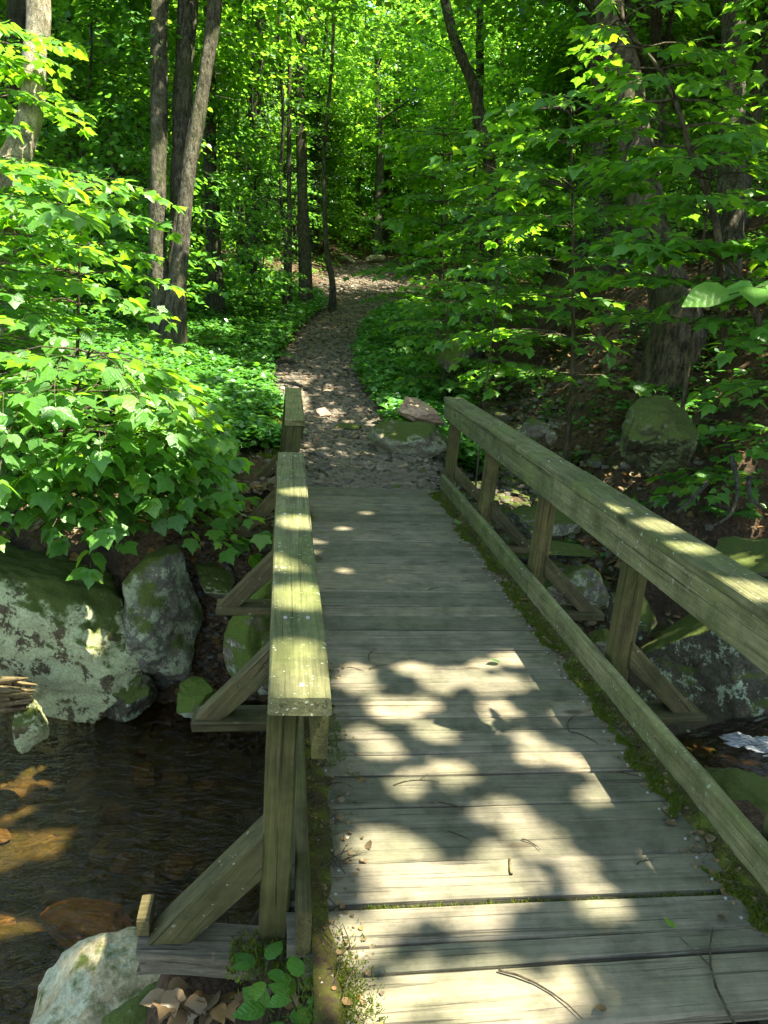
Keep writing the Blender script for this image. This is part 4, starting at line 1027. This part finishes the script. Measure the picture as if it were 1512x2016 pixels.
for (x, y) in fan(285, 12.5, 85, .9, .8):
    s = random.uniform(.55, 1.2) * (1 if y < 32 else 1.9); i = random.randrange(6) if y > 18 else random.choice([0, 1, 2, 3])
    root = thing('young_tree', 'slender young tree with low leafy branches in the background woods', 'tree', (x, y, Hs(x, y)), (0, 0, random.uniform(0, 6.28)), 'young trees of the background forest')
    root.scale = (s, s, s * random.uniform(.9, 1.2))
    link('trunk', thin[random.randrange(4)], None, root)
    o = link('foliage', YG[i], None, root, (0, 0, 0), (0, 0, random.uniform(0, 6.28))); o['kind'] = 'stuff'
for (x, y) in fan(16, 22, 50, 1.0, 1.5):
    s = random.uniform(.7, 1.1); root = thing('hemlock', 'dark fine-needled evergreen standing in the background woods', 'tree', (x, y, Hs(x, y)), (0, 0, random.uniform(0, 6.28)), 'evergreens of the background forest')
    root.scale = (s, s, s); link('trunk', variants[random.choice([3, 4, 5])], None, root)
    o = link('foliage', HM[random.randrange(2)], None, root, (0, 0, 0), (0, 0, random.uniform(0, 6.28))); o['kind'] = 'stuff'
# bare slim poles between the leafy ones
for (x, y) in fan(60, 17, 45, 1.0, .5):
    s = random.uniform(.35, .75); root = thing('slim_pole_tree', 'thin bare dark trunk standing in the shade beyond the bend', 'tree', (x, y, Hs(x, y)), (0, 0, random.uniform(0, 6.28)), 'thin bare trunks in the background'); root.scale = (s, s, .75)
    link('trunk', variants[3 + random.randrange(3)], None, root)

# ------------------------------------------------------------ overhead canopy: trees that stand right of and behind the bridge
S_np = np.array(SDIR)
# where the sun comes through onto the deck (metres in the plane of the deck): x, y, radius
def deckpt(px, py):
    d = at(px, py, 1) - EYE; t = -EYE.z / d.z; p = EYE + d * t; return (p.x, p.y)
GAPS = [(.36, 3.05, .11), (.50, 2.84, .13), (.74, 3.10, .13), (.92, 3.02, .10), (.90, 2.82, .09), (.62, 3.2, .08), (1.02, 2.66, .10), (.40, 2.55, .08), (.62, 2.66, .09), (1.18, 2.34, .07), (.62, 2.42, .06),
        (.33, 2.02, .12), (.52, 1.83, .15), (.72, 1.86, .09), (1.03, 1.77, .08), (.35, 1.78, .10), (.22, 1.66, .09), (.55, 1.45, .17), (.38, 1.50, .10), (.75, 1.5, .08), (.26, 1.44, .09), (1.18, 1.62, .05), (.45, 2.30, .06), (.18, 1.5, .07), (.95, 2.48, .05)]
def railpt(px, py):                    # same, for the top of the rails
    d = at(px, py, 1) - EYE; t = (.77 - EYE.z) / d.z; p = EYE + d * t - SDIR * (.77 / SDIR.z); return (p.x, p.y)
GAPS = [(a, b, c * .62) for a, b, c in GAPS if a < 1.0]
for i in range(15): GAPS.append((rng.uniform(.2, 1.05), rng.uniform(2.35, 3.3), .025 + .04 * rng.random()))
for i in range(8): GAPS.append((rng.uniform(.12, .95), rng.uniform(1.32, 2.3), .025 + .045 * rng.random()))
for i in range(5): GAPS.append((rng.uniform(.2, 1.15), rng.uniform(3.4, 6.3), .028))
for i in range(8): GAPS.append((rng.uniform(.9, 1.3), rng.uniform(1.4, 2.6), .035))
NR = len(GAPS)
GAPS += [(*railpt(x, y), r * .55) for x, y, r in ((590, 1025, .14), (545, 1105, .10), (590, 1170, .14), (560, 1290, .15), (600, 1345, .12), (590, 965, .11), (1300, 1035, .14), (1355, 1078, .11), (1195, 1002, .11), (1485, 1163, .13))]
def anypt(x, y, t, r):
    p = at(x, y, t); p = p - SDIR * (p.z / SDIR.z); return (p.x, p.y, r)
GAPS += [anypt(65, y, 7.4, .32) for y in (20, 80, 140, 200, 260)] + [anypt(800, 815, 8.7, .16), anypt(840, 832, 8.6, .14), anypt(640, 815, 10.2, .12), anypt(150, 1085, 5.6, .12), anypt(240, 1110, 5.5, .14), anypt(30, 1070, 5.5, .2)]
GAPS += [anypt(x, y, t, r) for x, y, t, r in ((1060, 620, 9.5, .35), (1010, 640, 9.5, .25), (1120, 600, 9.5, .2), (1150, 720, 8.5, .2), (1050, 740, 8.5, .15))]
GAPS = np.array(GAPS)
def shade_want(x, y, clr=.0):
    """probability that a canopy leaf whose shadow would fall at x, y (z = 0) exists"""
    d = np.sqrt((x[:, None] - GAPS[None, :, 0]) ** 2 + (y[:, None] - GAPS[None, :, 1]) ** 2) / (GAPS[None, :, 2] + clr[:, None])
    keep = np.where(d.min(1) < 1 + .25 * (vnoise(x * 9, y * 9, 4) - .5), 0.0, 1.0)
    pool = (x > -1.5) & (x < -.5) & (y > 2.6) & (y < 4.2)
    keep = np.where(pool & (vnoise(x * 3, y * 3, 29) > .66), 0, keep)
    # left clearing over the pool: broken light
    left = sstep(-.7, -1.1, x) * sstep(13, 10, y) * sstep(4.2, 5.0, y)
    nz = vnoise(x * 1.9, y * 1.9, 77)
    keep = np.where((left > .3) & (nz > .27), 0, keep)
    mid = (y > 8.5) & (x < 3) & (vnoise(x * 1.4, y * 1.4, 51) > .60)
    keep = np.where(mid, 0, keep)
    sp2 = (vnoise(x * 3.1, y * 3.1, 91) > .83) & (y > 3.4) & ~((x > -.6) & (x < 2) & (y < 7))
    keep = np.where(sp2, 0, keep)
    return keep
Nn = 92000; Nd = 34000
qx = np.concatenate([rng.uniform(-6, 8.5, Nn), rng.uniform(-.8, 2.4, Nd)]); qy = np.concatenate([rng.uniform(-1.5, 17, Nn), rng.uniform(1, 7.5, Nd)]); Nn = Nn + Nd
zz = 6.0 + 4.0 * rng.random(Nn)
ls = np.where(np.arange(Nn) < Nn - Nd, .15, .095) * rng.uniform(.75, 1.15, Nn)
# clumpy, but closed in the direction of the sun
kp = shade_want(qx, qy, ls * .42) > rng.random(Nn) * .99
qx, qy, zz, ls = qx[kp], qy[kp], zz[kp], ls[kp]
Pc = np.stack([qx, qy, np.zeros_like(qx)], 1) + S_np[None] * (zz / S_np[2])[:, None]
can_trees = [(8.2, -1.5), (8.8, 4.5), (10.5, 10.5), (2.4, -3.2), (-4.5, -2.5), (5.8, 13.5), (-5.5, 10.5)]
ct = np.array(can_trees); own = np.argmin((Pc[:, None, 0] - ct[None, :, 0]) ** 2 + (Pc[:, None, 1] - ct[None, :, 1]) ** 2, 1)
can_lab = ['broad canopy tree right of the bridge, its crown over the deck', 'broad canopy tree on the right bank beyond the stream', 'broad canopy tree high on the right slope', 'canopy tree close behind the bridge entrance', 'canopy tree behind and left of the bridge entrance', 'canopy tree right of the path beyond the gully', 'canopy tree at the far left of the clearing']
for i, (x, y) in enumerate(can_trees):
    s = own == i; base = Vector((x, y, Hs(x, y))); root = thing('canopy_tree', can_lab[i], 'tree', base)
    a = Acc(); pts = [(0, 0, -.3), (.1, 0, 3), (.05, .15, 7), (-.1, .1, 12)]; sp_, sr = smooth_path(pts, [.3, .2, .16, .05], 16); a.add(tube(sp_, sr, 12, .2, i))
    if s.sum():
        Q = Pc[s] - np.array(base)
        for j in range(26):
            q = Vector(Q[rng.integers(0, len(Q))]); i0 = min(15, max(5, int(q.z / 12 * 16) - 3)); p = sp_[i0]
            a.add(tube([p, p.lerp(q, .5) + Vector((0, 0, .25)), q], [.05, .025, .006], 5))
        n = len(Q)
        DD = rand_dir(n, -.1); DD /= np.linalg.norm(DD, axis=1, keepdims=True); SS = ls[s]
        o = link('crown', leaf_mesh('crown', Q - DD * (SS * .5)[:, None], DD, rand_up(n, .35), SS, KITE, M['leaf_can']), None, root); o['kind'] = 'stuff'
    link('trunk', a.mesh('trunk', M['bark']), None, root)

# ------------------------------------------------------------ ground cover
def cover(name, label, x, y, hmax, size, mt, T=KITE, per=5, cat='ground cover', spread=.07, ups=.35):
    n = len(x); k_ = np.repeat(np.arange(n), per); hh = hmax * rng.uniform(.35, 1, n)
    bx = x[k_] + rng.normal(0, spread, n * per); by = y[k_] + rng.normal(0, spread, n * per)
    P = np.stack([bx, by, H(x, y)[k_] + hh[k_] * rng.uniform(.75, 1.05, n * per)], 1)
    a = rng.uniform(0, 6.283, n * per); D = np.stack([np.cos(a), np.sin(a), rng.normal(-.05, .2, n * per)], 1)
    sz = size * rng.uniform(.55, 1.2, n)[k_]
    P = P - D * sz[:, None] * .2
    V, F, A = leaf_arrays(P, D, rand_up(n * per, ups), sz, T)
    return stuff(link(name, mesh_np(name, V, F, M[mt], False, A)), label, cat)
n = 16000; y = 6.9 + 17 * rng.random(n) ** 1.25; xc = np.interp(y, PY, PXC); pw = np.interp(y, PY, PW)
x = xc - pw - .05 - 5.0 * rng.random(n) ** 1.35 + .10 * fbm(y * 3, y, 8)
kk = (fbm(x * 1.6, y * 1.6, 61) > -.22 - .12 * (y > 9)) & ~((y < 7.8) & (x > -.5))
cover('ground_cover', 'low leafy green plants covering the ground left of the path', x[kk], y[kk], .26, .085, 'leaf_low', HEX)
n = 5200; y = 8.9 + 13 * rng.random(n) ** 1.2; xc = np.interp(y, PY, PXC); pw = np.interp(y, PY, PW)
x = xc + pw + .02 + rng.uniform(0, 1, n) * np.clip(GX(y) - .25 - xc - pw, .1, 1.5)
kk = (fbm(x * 1.8, y * 1.8, 63) > -.35)
cover('verge_plants', 'low leafy green plants between the path and the gully', x[kk], y[kk], .30, .085, 'leaf_low', HEX)
n = 3000; y = rng.uniform(5.4, 12, n); x = GX(y) + .5 + rng.uniform(0, 3.5, n); kk = fbm(x * 1.5, y * 1.5, 65) > .18
cover('bank_plants', 'scattered small plants on the dark right bank', x[kk], y[kk], .16, .07, 'leaf_low', HEX)
n = 17000; y = rng.uniform(17, 60, n); x = rng.uniform(-16, 26, n); kk = (fbm(x * .5, y * .5, 66) > -.15) & ~on_path(x, y, .0)
cover('woodland_plants', 'low green growth on the floor of the far woods', x[kk], y[kk], .35, .12, 'leaf_mid', KITE)
# yellow moss at the plants' edge
def tufts(name, label, x, y, z, size, mt='moss', cat='moss'):
    n = len(x); P = np.stack([x, y, z], 1); D = np.stack([rng.normal(0, .6, n), rng.normal(0, .6, n), np.ones(n)], 1)
    V, F, A = leaf_arrays(P, D, rand_dir(n, 0, .1), size * rng.uniform(.5, 1.3, n), (np.array([(-.16, 0, 0), (.16, 0, 0), (0, 1, 0)]), np.array([(0, 1, 2)])))
    return stuff(link(name, mesh_np(name, V, F, M[mt], False, A)), label, cat)
n = 26000; y = 7.5 + 9 * rng.random(n) ** 1.2; xc = np.interp(y, PY, PXC); pw = np.interp(y, PY, PW); sg = np.where(rng.random(n) < .55, -1, 1)
x = xc + sg * (pw + np.abs(rng.normal(.02, .14, n)))
kk = ~((sg > 0) & (y < 9.6))
tufts('path_edge_moss', 'short yellow-green moss and grass along the path edges', x[kk], y[kk], H(x, y)[kk], .045)

# moss and litter on the deck: along both kerbs
def strip(name, label, x0, x1f, ya, yb, side):
    ny = int((yb - ya) / .03); nx = 8; V = []; 
    for j in range(ny + 1):
        y = ya + (yb - ya) * j / ny; wd = x1f(y)
        for i in range(nx + 1):
            u = i / nx; x = x0 + side * (wd * u * .72)
            h_ = (1 - u) ** .7 * .018 + .010 * float(vnoise(x * 40, y * 40, 3)) * (1 - u * u) - .002 * (u > .97)
            V.append((x, y, max(h_, -.003) if u < 1 else -.004))
    nxx = nx + 1; F = [(j * nxx + i, j * nxx + i + 1, (j + 1) * nxx + i + 1, (j + 1) * nxx + i) for j in range(ny) for i in range(nx)]
    return stuff(link(name, mesh_np(name, V, F, M['mossmat'], True)), label, 'moss')
wr = lambda y: float(.03 + .055 * vnoise(y * 2.1, 0, 1) + .035 * vnoise(y * 23, 0, 2))
wl = lambda y: float(.035 + .06 * vnoise(y * 2.3, 9, 1) + .04 * vnoise(y * 14, 5, 2) + .03 * (y < 2.4))
strip('moss_strip_right', 'strip of moss and dirt along the right kerb of the deck', 1.409, wr, 1.0, 6.55, -1)
strip('moss_strip_left', 'strip of dark debris and moss along the left kerb of the deck', .108, wl, 1.38, 6.6, 1)
def deck_tufts(name, label, x0, wf, side, n, ya, yb, thr):
    y = rng.uniform(ya, yb, n); wv = np.array([wf(v) for v in y]); u = rng.random(n) ** .75 * 1.35; u = u * (1 + .25 * fbm(y * 30, x0 + 0 * y, 5)); x = x0 + side * wv * u
    kk = fbm(x * 5, y * 3, 81) > thr
    tufts(name, label, x[kk], y[kk], np.full(kk.sum(), .001) + np.clip(1 - u[kk], 0, 1) * .014, .013)
deck_tufts('kerb_moss', 'bright green moss tufts beside the right kerb', 1.409, wr, -1, 60000, 1.05, 6.55, -.12)
deck_tufts('left_kerb_moss', 'dark green moss tufts beside the left kerb', .108, wl, 1, 14000, 1.4, 6.6, .0)
# moss in the wide joint between the near planks
n = 4000; x = .25 + 1.13 * rng.random(n) ** 1.4; y = 1.765 + (x - .3) * 0.0 + rng.normal(-.004, .011, n); tufts('joint_moss', 'line of moss growing in the wide joint between two near planks', x, y, np.full(n, -.016), .014)
n = 3500; x = .16 + rng.normal(0, .04, n); y = 1.50 + rng.normal(0, .08, n); z = np.full(n, .002); tufts('corner_moss', 'sunlit moss cushion at the left corner of the first planks', x, y, z, .013)
# moss on post foot and beam
n = 1500; x = rng.uniform(-.1, .16, n); y = 1.74 + rng.normal(0, .04, n) - .02; tufts('beam_moss', 'moss growing on the weathered beam and the foot of the nearest post', x, y, np.full(n, -.10) + rng.uniform(-.01, .012, n), .02)

# twigs on the deck
def twig(x, y, L, a, r=.0022, z=.004, bend=.15, label='thin dark twig lying on the deck planks', group='twigs on the deck', mt='twig', fork=False):
    ac = Acc(); pts = [Vector((math.cos(a) * L * (u - .5) - math.sin(a) * bend * L * math.sin(u * 3.1), math.sin(a) * L * (u - .5) + math.cos(a) * bend * L * math.sin(u * 3.1), .002 * math.sin(u * 9))) for u in (0, .2, .4, .6, .8, 1)]
    ac.add(tube(pts, [r, r, r * .9, r * .8, r * .6, r * .4], 5))
    if fork: ac.add(tube([pts[3], pts[3] + Vector((math.cos(a + .7) * L * .3, math.sin(a + .7) * L * .3, .003))], [r * .6, r * .3], 4))
    return thing('twig', label, 'twig', (x, y, z), group=group, data=ac.mesh('twig', M[mt]))
TW = ['upright dark twig above the sun patches, left of the green leaf', 'short twig crossing the top of the first sun patch', 'small twig on the far planks right of centre', 'slanting twig below the small far one', 'tiny twig on the far planks near the middle', 'tiny slanting twig beside the left rail at the top sun patch',
      'long thin twig by the right kerb, level with the second outrigger', 'twig pointing away from the right kerb below the long thin one', 'tiny twig close to the left rail in the shaded middle', 'little twig by the kerb moss on the far planks', 'twig in the shade between the far and middle planks', 'thin twig on the lower planks left of the kerb sun patch',
      'very long hair-thin twig across a lower plank joint', 'crumb of twig just above the pale stick', 'twig lying across the moss edge by the right kerb, lower half', 'fine twig on the widest plank', 'small twig in shade by the left kerb moss, lower half', 'crumb of twig at the right end of the widest plank']
for px, py, L, a in [(735, 1290, .14, 1.2), (745, 1315, .10, .5), (870, 1108, .10, .1), (860, 1160, .12, .5), (780, 1055, .08, .6), (700, 1320, .09, -.5), (1130, 1425, .16, 1.0), (1150, 1455, .12, -.9), (640, 1195, .08, .8), (990, 1070, .1, -.2), (920, 1145, .09, .4), (880, 1590, .12, -.4), (820, 1545, .16, .05), (1045, 1665, .07, -.9), (1235, 1530, .14, -.4), (900, 1650, .1, -.6), (700, 1690, .08, .4), (1270, 1700, .06, .2)]:
    x, y = deckpt(px, py); lab = TW.pop(0); twig(x, y, L, a, fork=random.random() < .4, label=lab, group=None)
x, y = deckpt(1430, 1930); twig(x, y, .34, 1.25, .004, .006, .1, 'long forked dark twig near the bottom right of the deck', None, fork=True)
x, y = deckpt(1060, 1960); twig(x, y, .22, -.75, .003, .005, .12, 'bent dark twig on the bottom planks left of the long forked one', None)
x, y = deckpt(1005, 1707); twig(x, y, .075, 1.35, .0045, .006, .02, 'short pale stick on the fourth plank from the bottom', None, 'old')
x, y = deckpt(645, 1550); twig(x, y, .12, .1, .004, .012, .05, 'dark stub of stick by the left kerb', None)
# twig debris by kerbs
ac = Acc()
for i in range(420):
    if i % 2: y = random.uniform(1.2, 6.3); x = 1.405 - random.random() ** 1.5 * wr(y); 
    else: y = random.uniform(1.5, 3.2) if i % 4 else random.uniform(3, 6); x = .112 + random.random() ** 1.5 * wl(y)
    a = random.gauss(1.2, .7); L = random.uniform(.03, .11); z = random.uniform(.014, .028)
    ac.add(tube([(x - math.cos(a) * L / 2, y - math.sin(a) * L / 2, z), (x, y, z + .004), (x + math.cos(a) * L / 2, y + math.sin(a) * L / 2, z + random.uniform(-.004, .006))], [.0012, .0014, .0008], 4))
def flakes(name, label, x0, wf, side, n, ya, yb):
    y = rng.uniform(ya, yb, n); wv = np.array([wf(v) for v in y]); u = rng.random(n) ** 1.1 * 1.7; x = x0 + side * wv * u
    P = np.stack([x, y, .003 + np.clip(1 - u, 0, 1) * .02], 1)
    stuff(link(name, leaf_mesh(name, P, rand_dir(n, 0, .2), rand_up(n, .35), (.018 * rng.uniform(.3, 1.0, n) + .02 * (rng.random(n) > .93)), HEX, M['leaf_dead'])), label, 'litter')
flakes('kerb_litter', 'brown leaf crumbs in the moss beside the right kerb', 1.405, wr, -1, 1500, 1.05, 6.5)
flakes('left_kerb_litter', 'brown leaf crumbs beside the left kerb', .112, wl, 1, 900, 1.4, 6.5)
stuff(link('needle_litter', ac.mesh('needle_litter', M['twig'])), 'fine dead twigs and needles caught along the kerbs', 'litter')
# leaves lying on the deck
def fallen(label, px, py, s, rotz, mt, T=OVAL, name='fallen_leaf', tilt=.15, z=.008, group=None):
    x, y = deckpt(px, py); return thing(name, label, 'leaf', (x, y, z), (tilt, .1, rotz), group, mesh_np('fallen_leaf', T[0] * np.array([1, 1, -.6]), T[1], M[mt], False, None, T[0]), scale=(s, s, s))
fallen('single fresh green leaf lying on the deck in the middle of the planks', 983, 1305, .06, 1.9, 'leaf_pale', z=.012)
fallen('tiny green leaf fragment near the bottom right of the deck', 1330, 1830, .035, .8, 'leaf_near')
fallen('curled brown leaf lying by the right kerb', 1320, 1620, .05, 1.4, 'leaf_dead', z=.02, tilt=.5)
fallen('small tan leaf on the moss by the right kerb, level with the second post', 1085, 1277, .04, .4, 'leaf_dead', z=.025)
fallen('green leaf scrap at the far right of the deck', 905, 1037, .07, .3, 'leaf_pale', z=.02)
fallen('brown leaf scrap near the bottom edge of the deck', 1190, 1985, .035, 2.1, 'leaf_dead')
fallen('tan leaf at the right end of the wide joint', 1420, 1805, .03, 2.5, 'leaf_dead')

# dry leaf litter
def litter(name, label, x, y, size, dz=.01, ups=.5):
    n = len(x); P = np.stack([x, y, H(x, y) + dz + rng.uniform(0, .03, n)], 1)
    return stuff(link(name, leaf_mesh(name, P, rand_dir(n, 0, .25), rand_up(n, ups), size * rng.uniform(.6, 1.2, n), HEX, M['leaf_dead'])), label, 'leaf litter')
n = 2600; litter('leaf_litter', 'brown dry leaves between the boulders left of the bridge', rng.uniform(-.85, .1, n), rng.uniform(5.15, 6.7, n), .065)
n = 9000; x = GX(rng.uniform(5.5, 12, n)); y = rng.uniform(5.2, 13, n); x = GX(y) + .3 + rng.uniform(0, 4.5, n)
litter('bank_litter', 'dead brown leaves strewn over the right bank', x, y, .075)
n = 1400; y = rng.uniform(6.6, 20, n); xc = np.interp(y, PY, PXC); x = xc + rng.normal(0, .7, n)
litter('path_litter', 'dry leaves scattered on the path', x, y, .05)
n = 8000; x = rng.uniform(-9, 14, n); y = rng.uniform(16, 40, n); litter('woods_litter', 'dead leaves on the floor of the far woods', x, y, .10)
n = 1800; x = rng.uniform(-4, -.6, n); y = rng.uniform(5.5, 8.5, n); litter('left_bank_litter', 'dead leaves under the saplings on the left bank', x, y, .075)
# big curled leaves in the lower left corner, each its own
for i in range(34):
    p = at(random.uniform(320, 560), random.uniform(1925, 2030), 2.05); T = random.choice([OVAL, MAPLE3])
    thing('dry_leaf', 'large curled tan leaf in the pile by the bottom seedlings', 'leaf', (p.x, p.y, Hs(p.x, p.y) + random.uniform(.02, .06)), (random.uniform(-.6, .6), random.uniform(-.6, .6), random.uniform(0, 6.28)), 'dry leaves piled in the lower left', mesh_np('dry_leaf', T[0] * np.array([1, 1, 2.0]), T[1], M['leaf_dead']), scale=(.062,) * 3)
# roots on the right bank
for i, pp in enumerate([[(1440, 900, 5.7), (1452, 960, 5.55), (1440, 1010, 5.4), (1405, 1035, 5.35)], [(1392, 950, 5.8), (1360, 985, 5.6), (1330, 1010, 5.5)], [(1475, 940, 5.6), (1478, 980, 5.45), (1505, 1000, 5.4)]]):
    ps, rs = smooth_path([at(*q) for q in pp], [.018, .015, .012, .006][:len(pp)], 12); a = Acc(); a.add(tube(ps, rs, 7, .2, i))
    thing('root', ['long curved bare root on the right bank under the boulder', 'short slanting root left of the long curved one', 'thin root at the right edge of the bank'][i], 'root', data=a.mesh('root', M['bark_dark']))
print('tris', sum(len(m.polygons) for m in bpy.data.meshes), 'objs', len(bpy.data.objects))
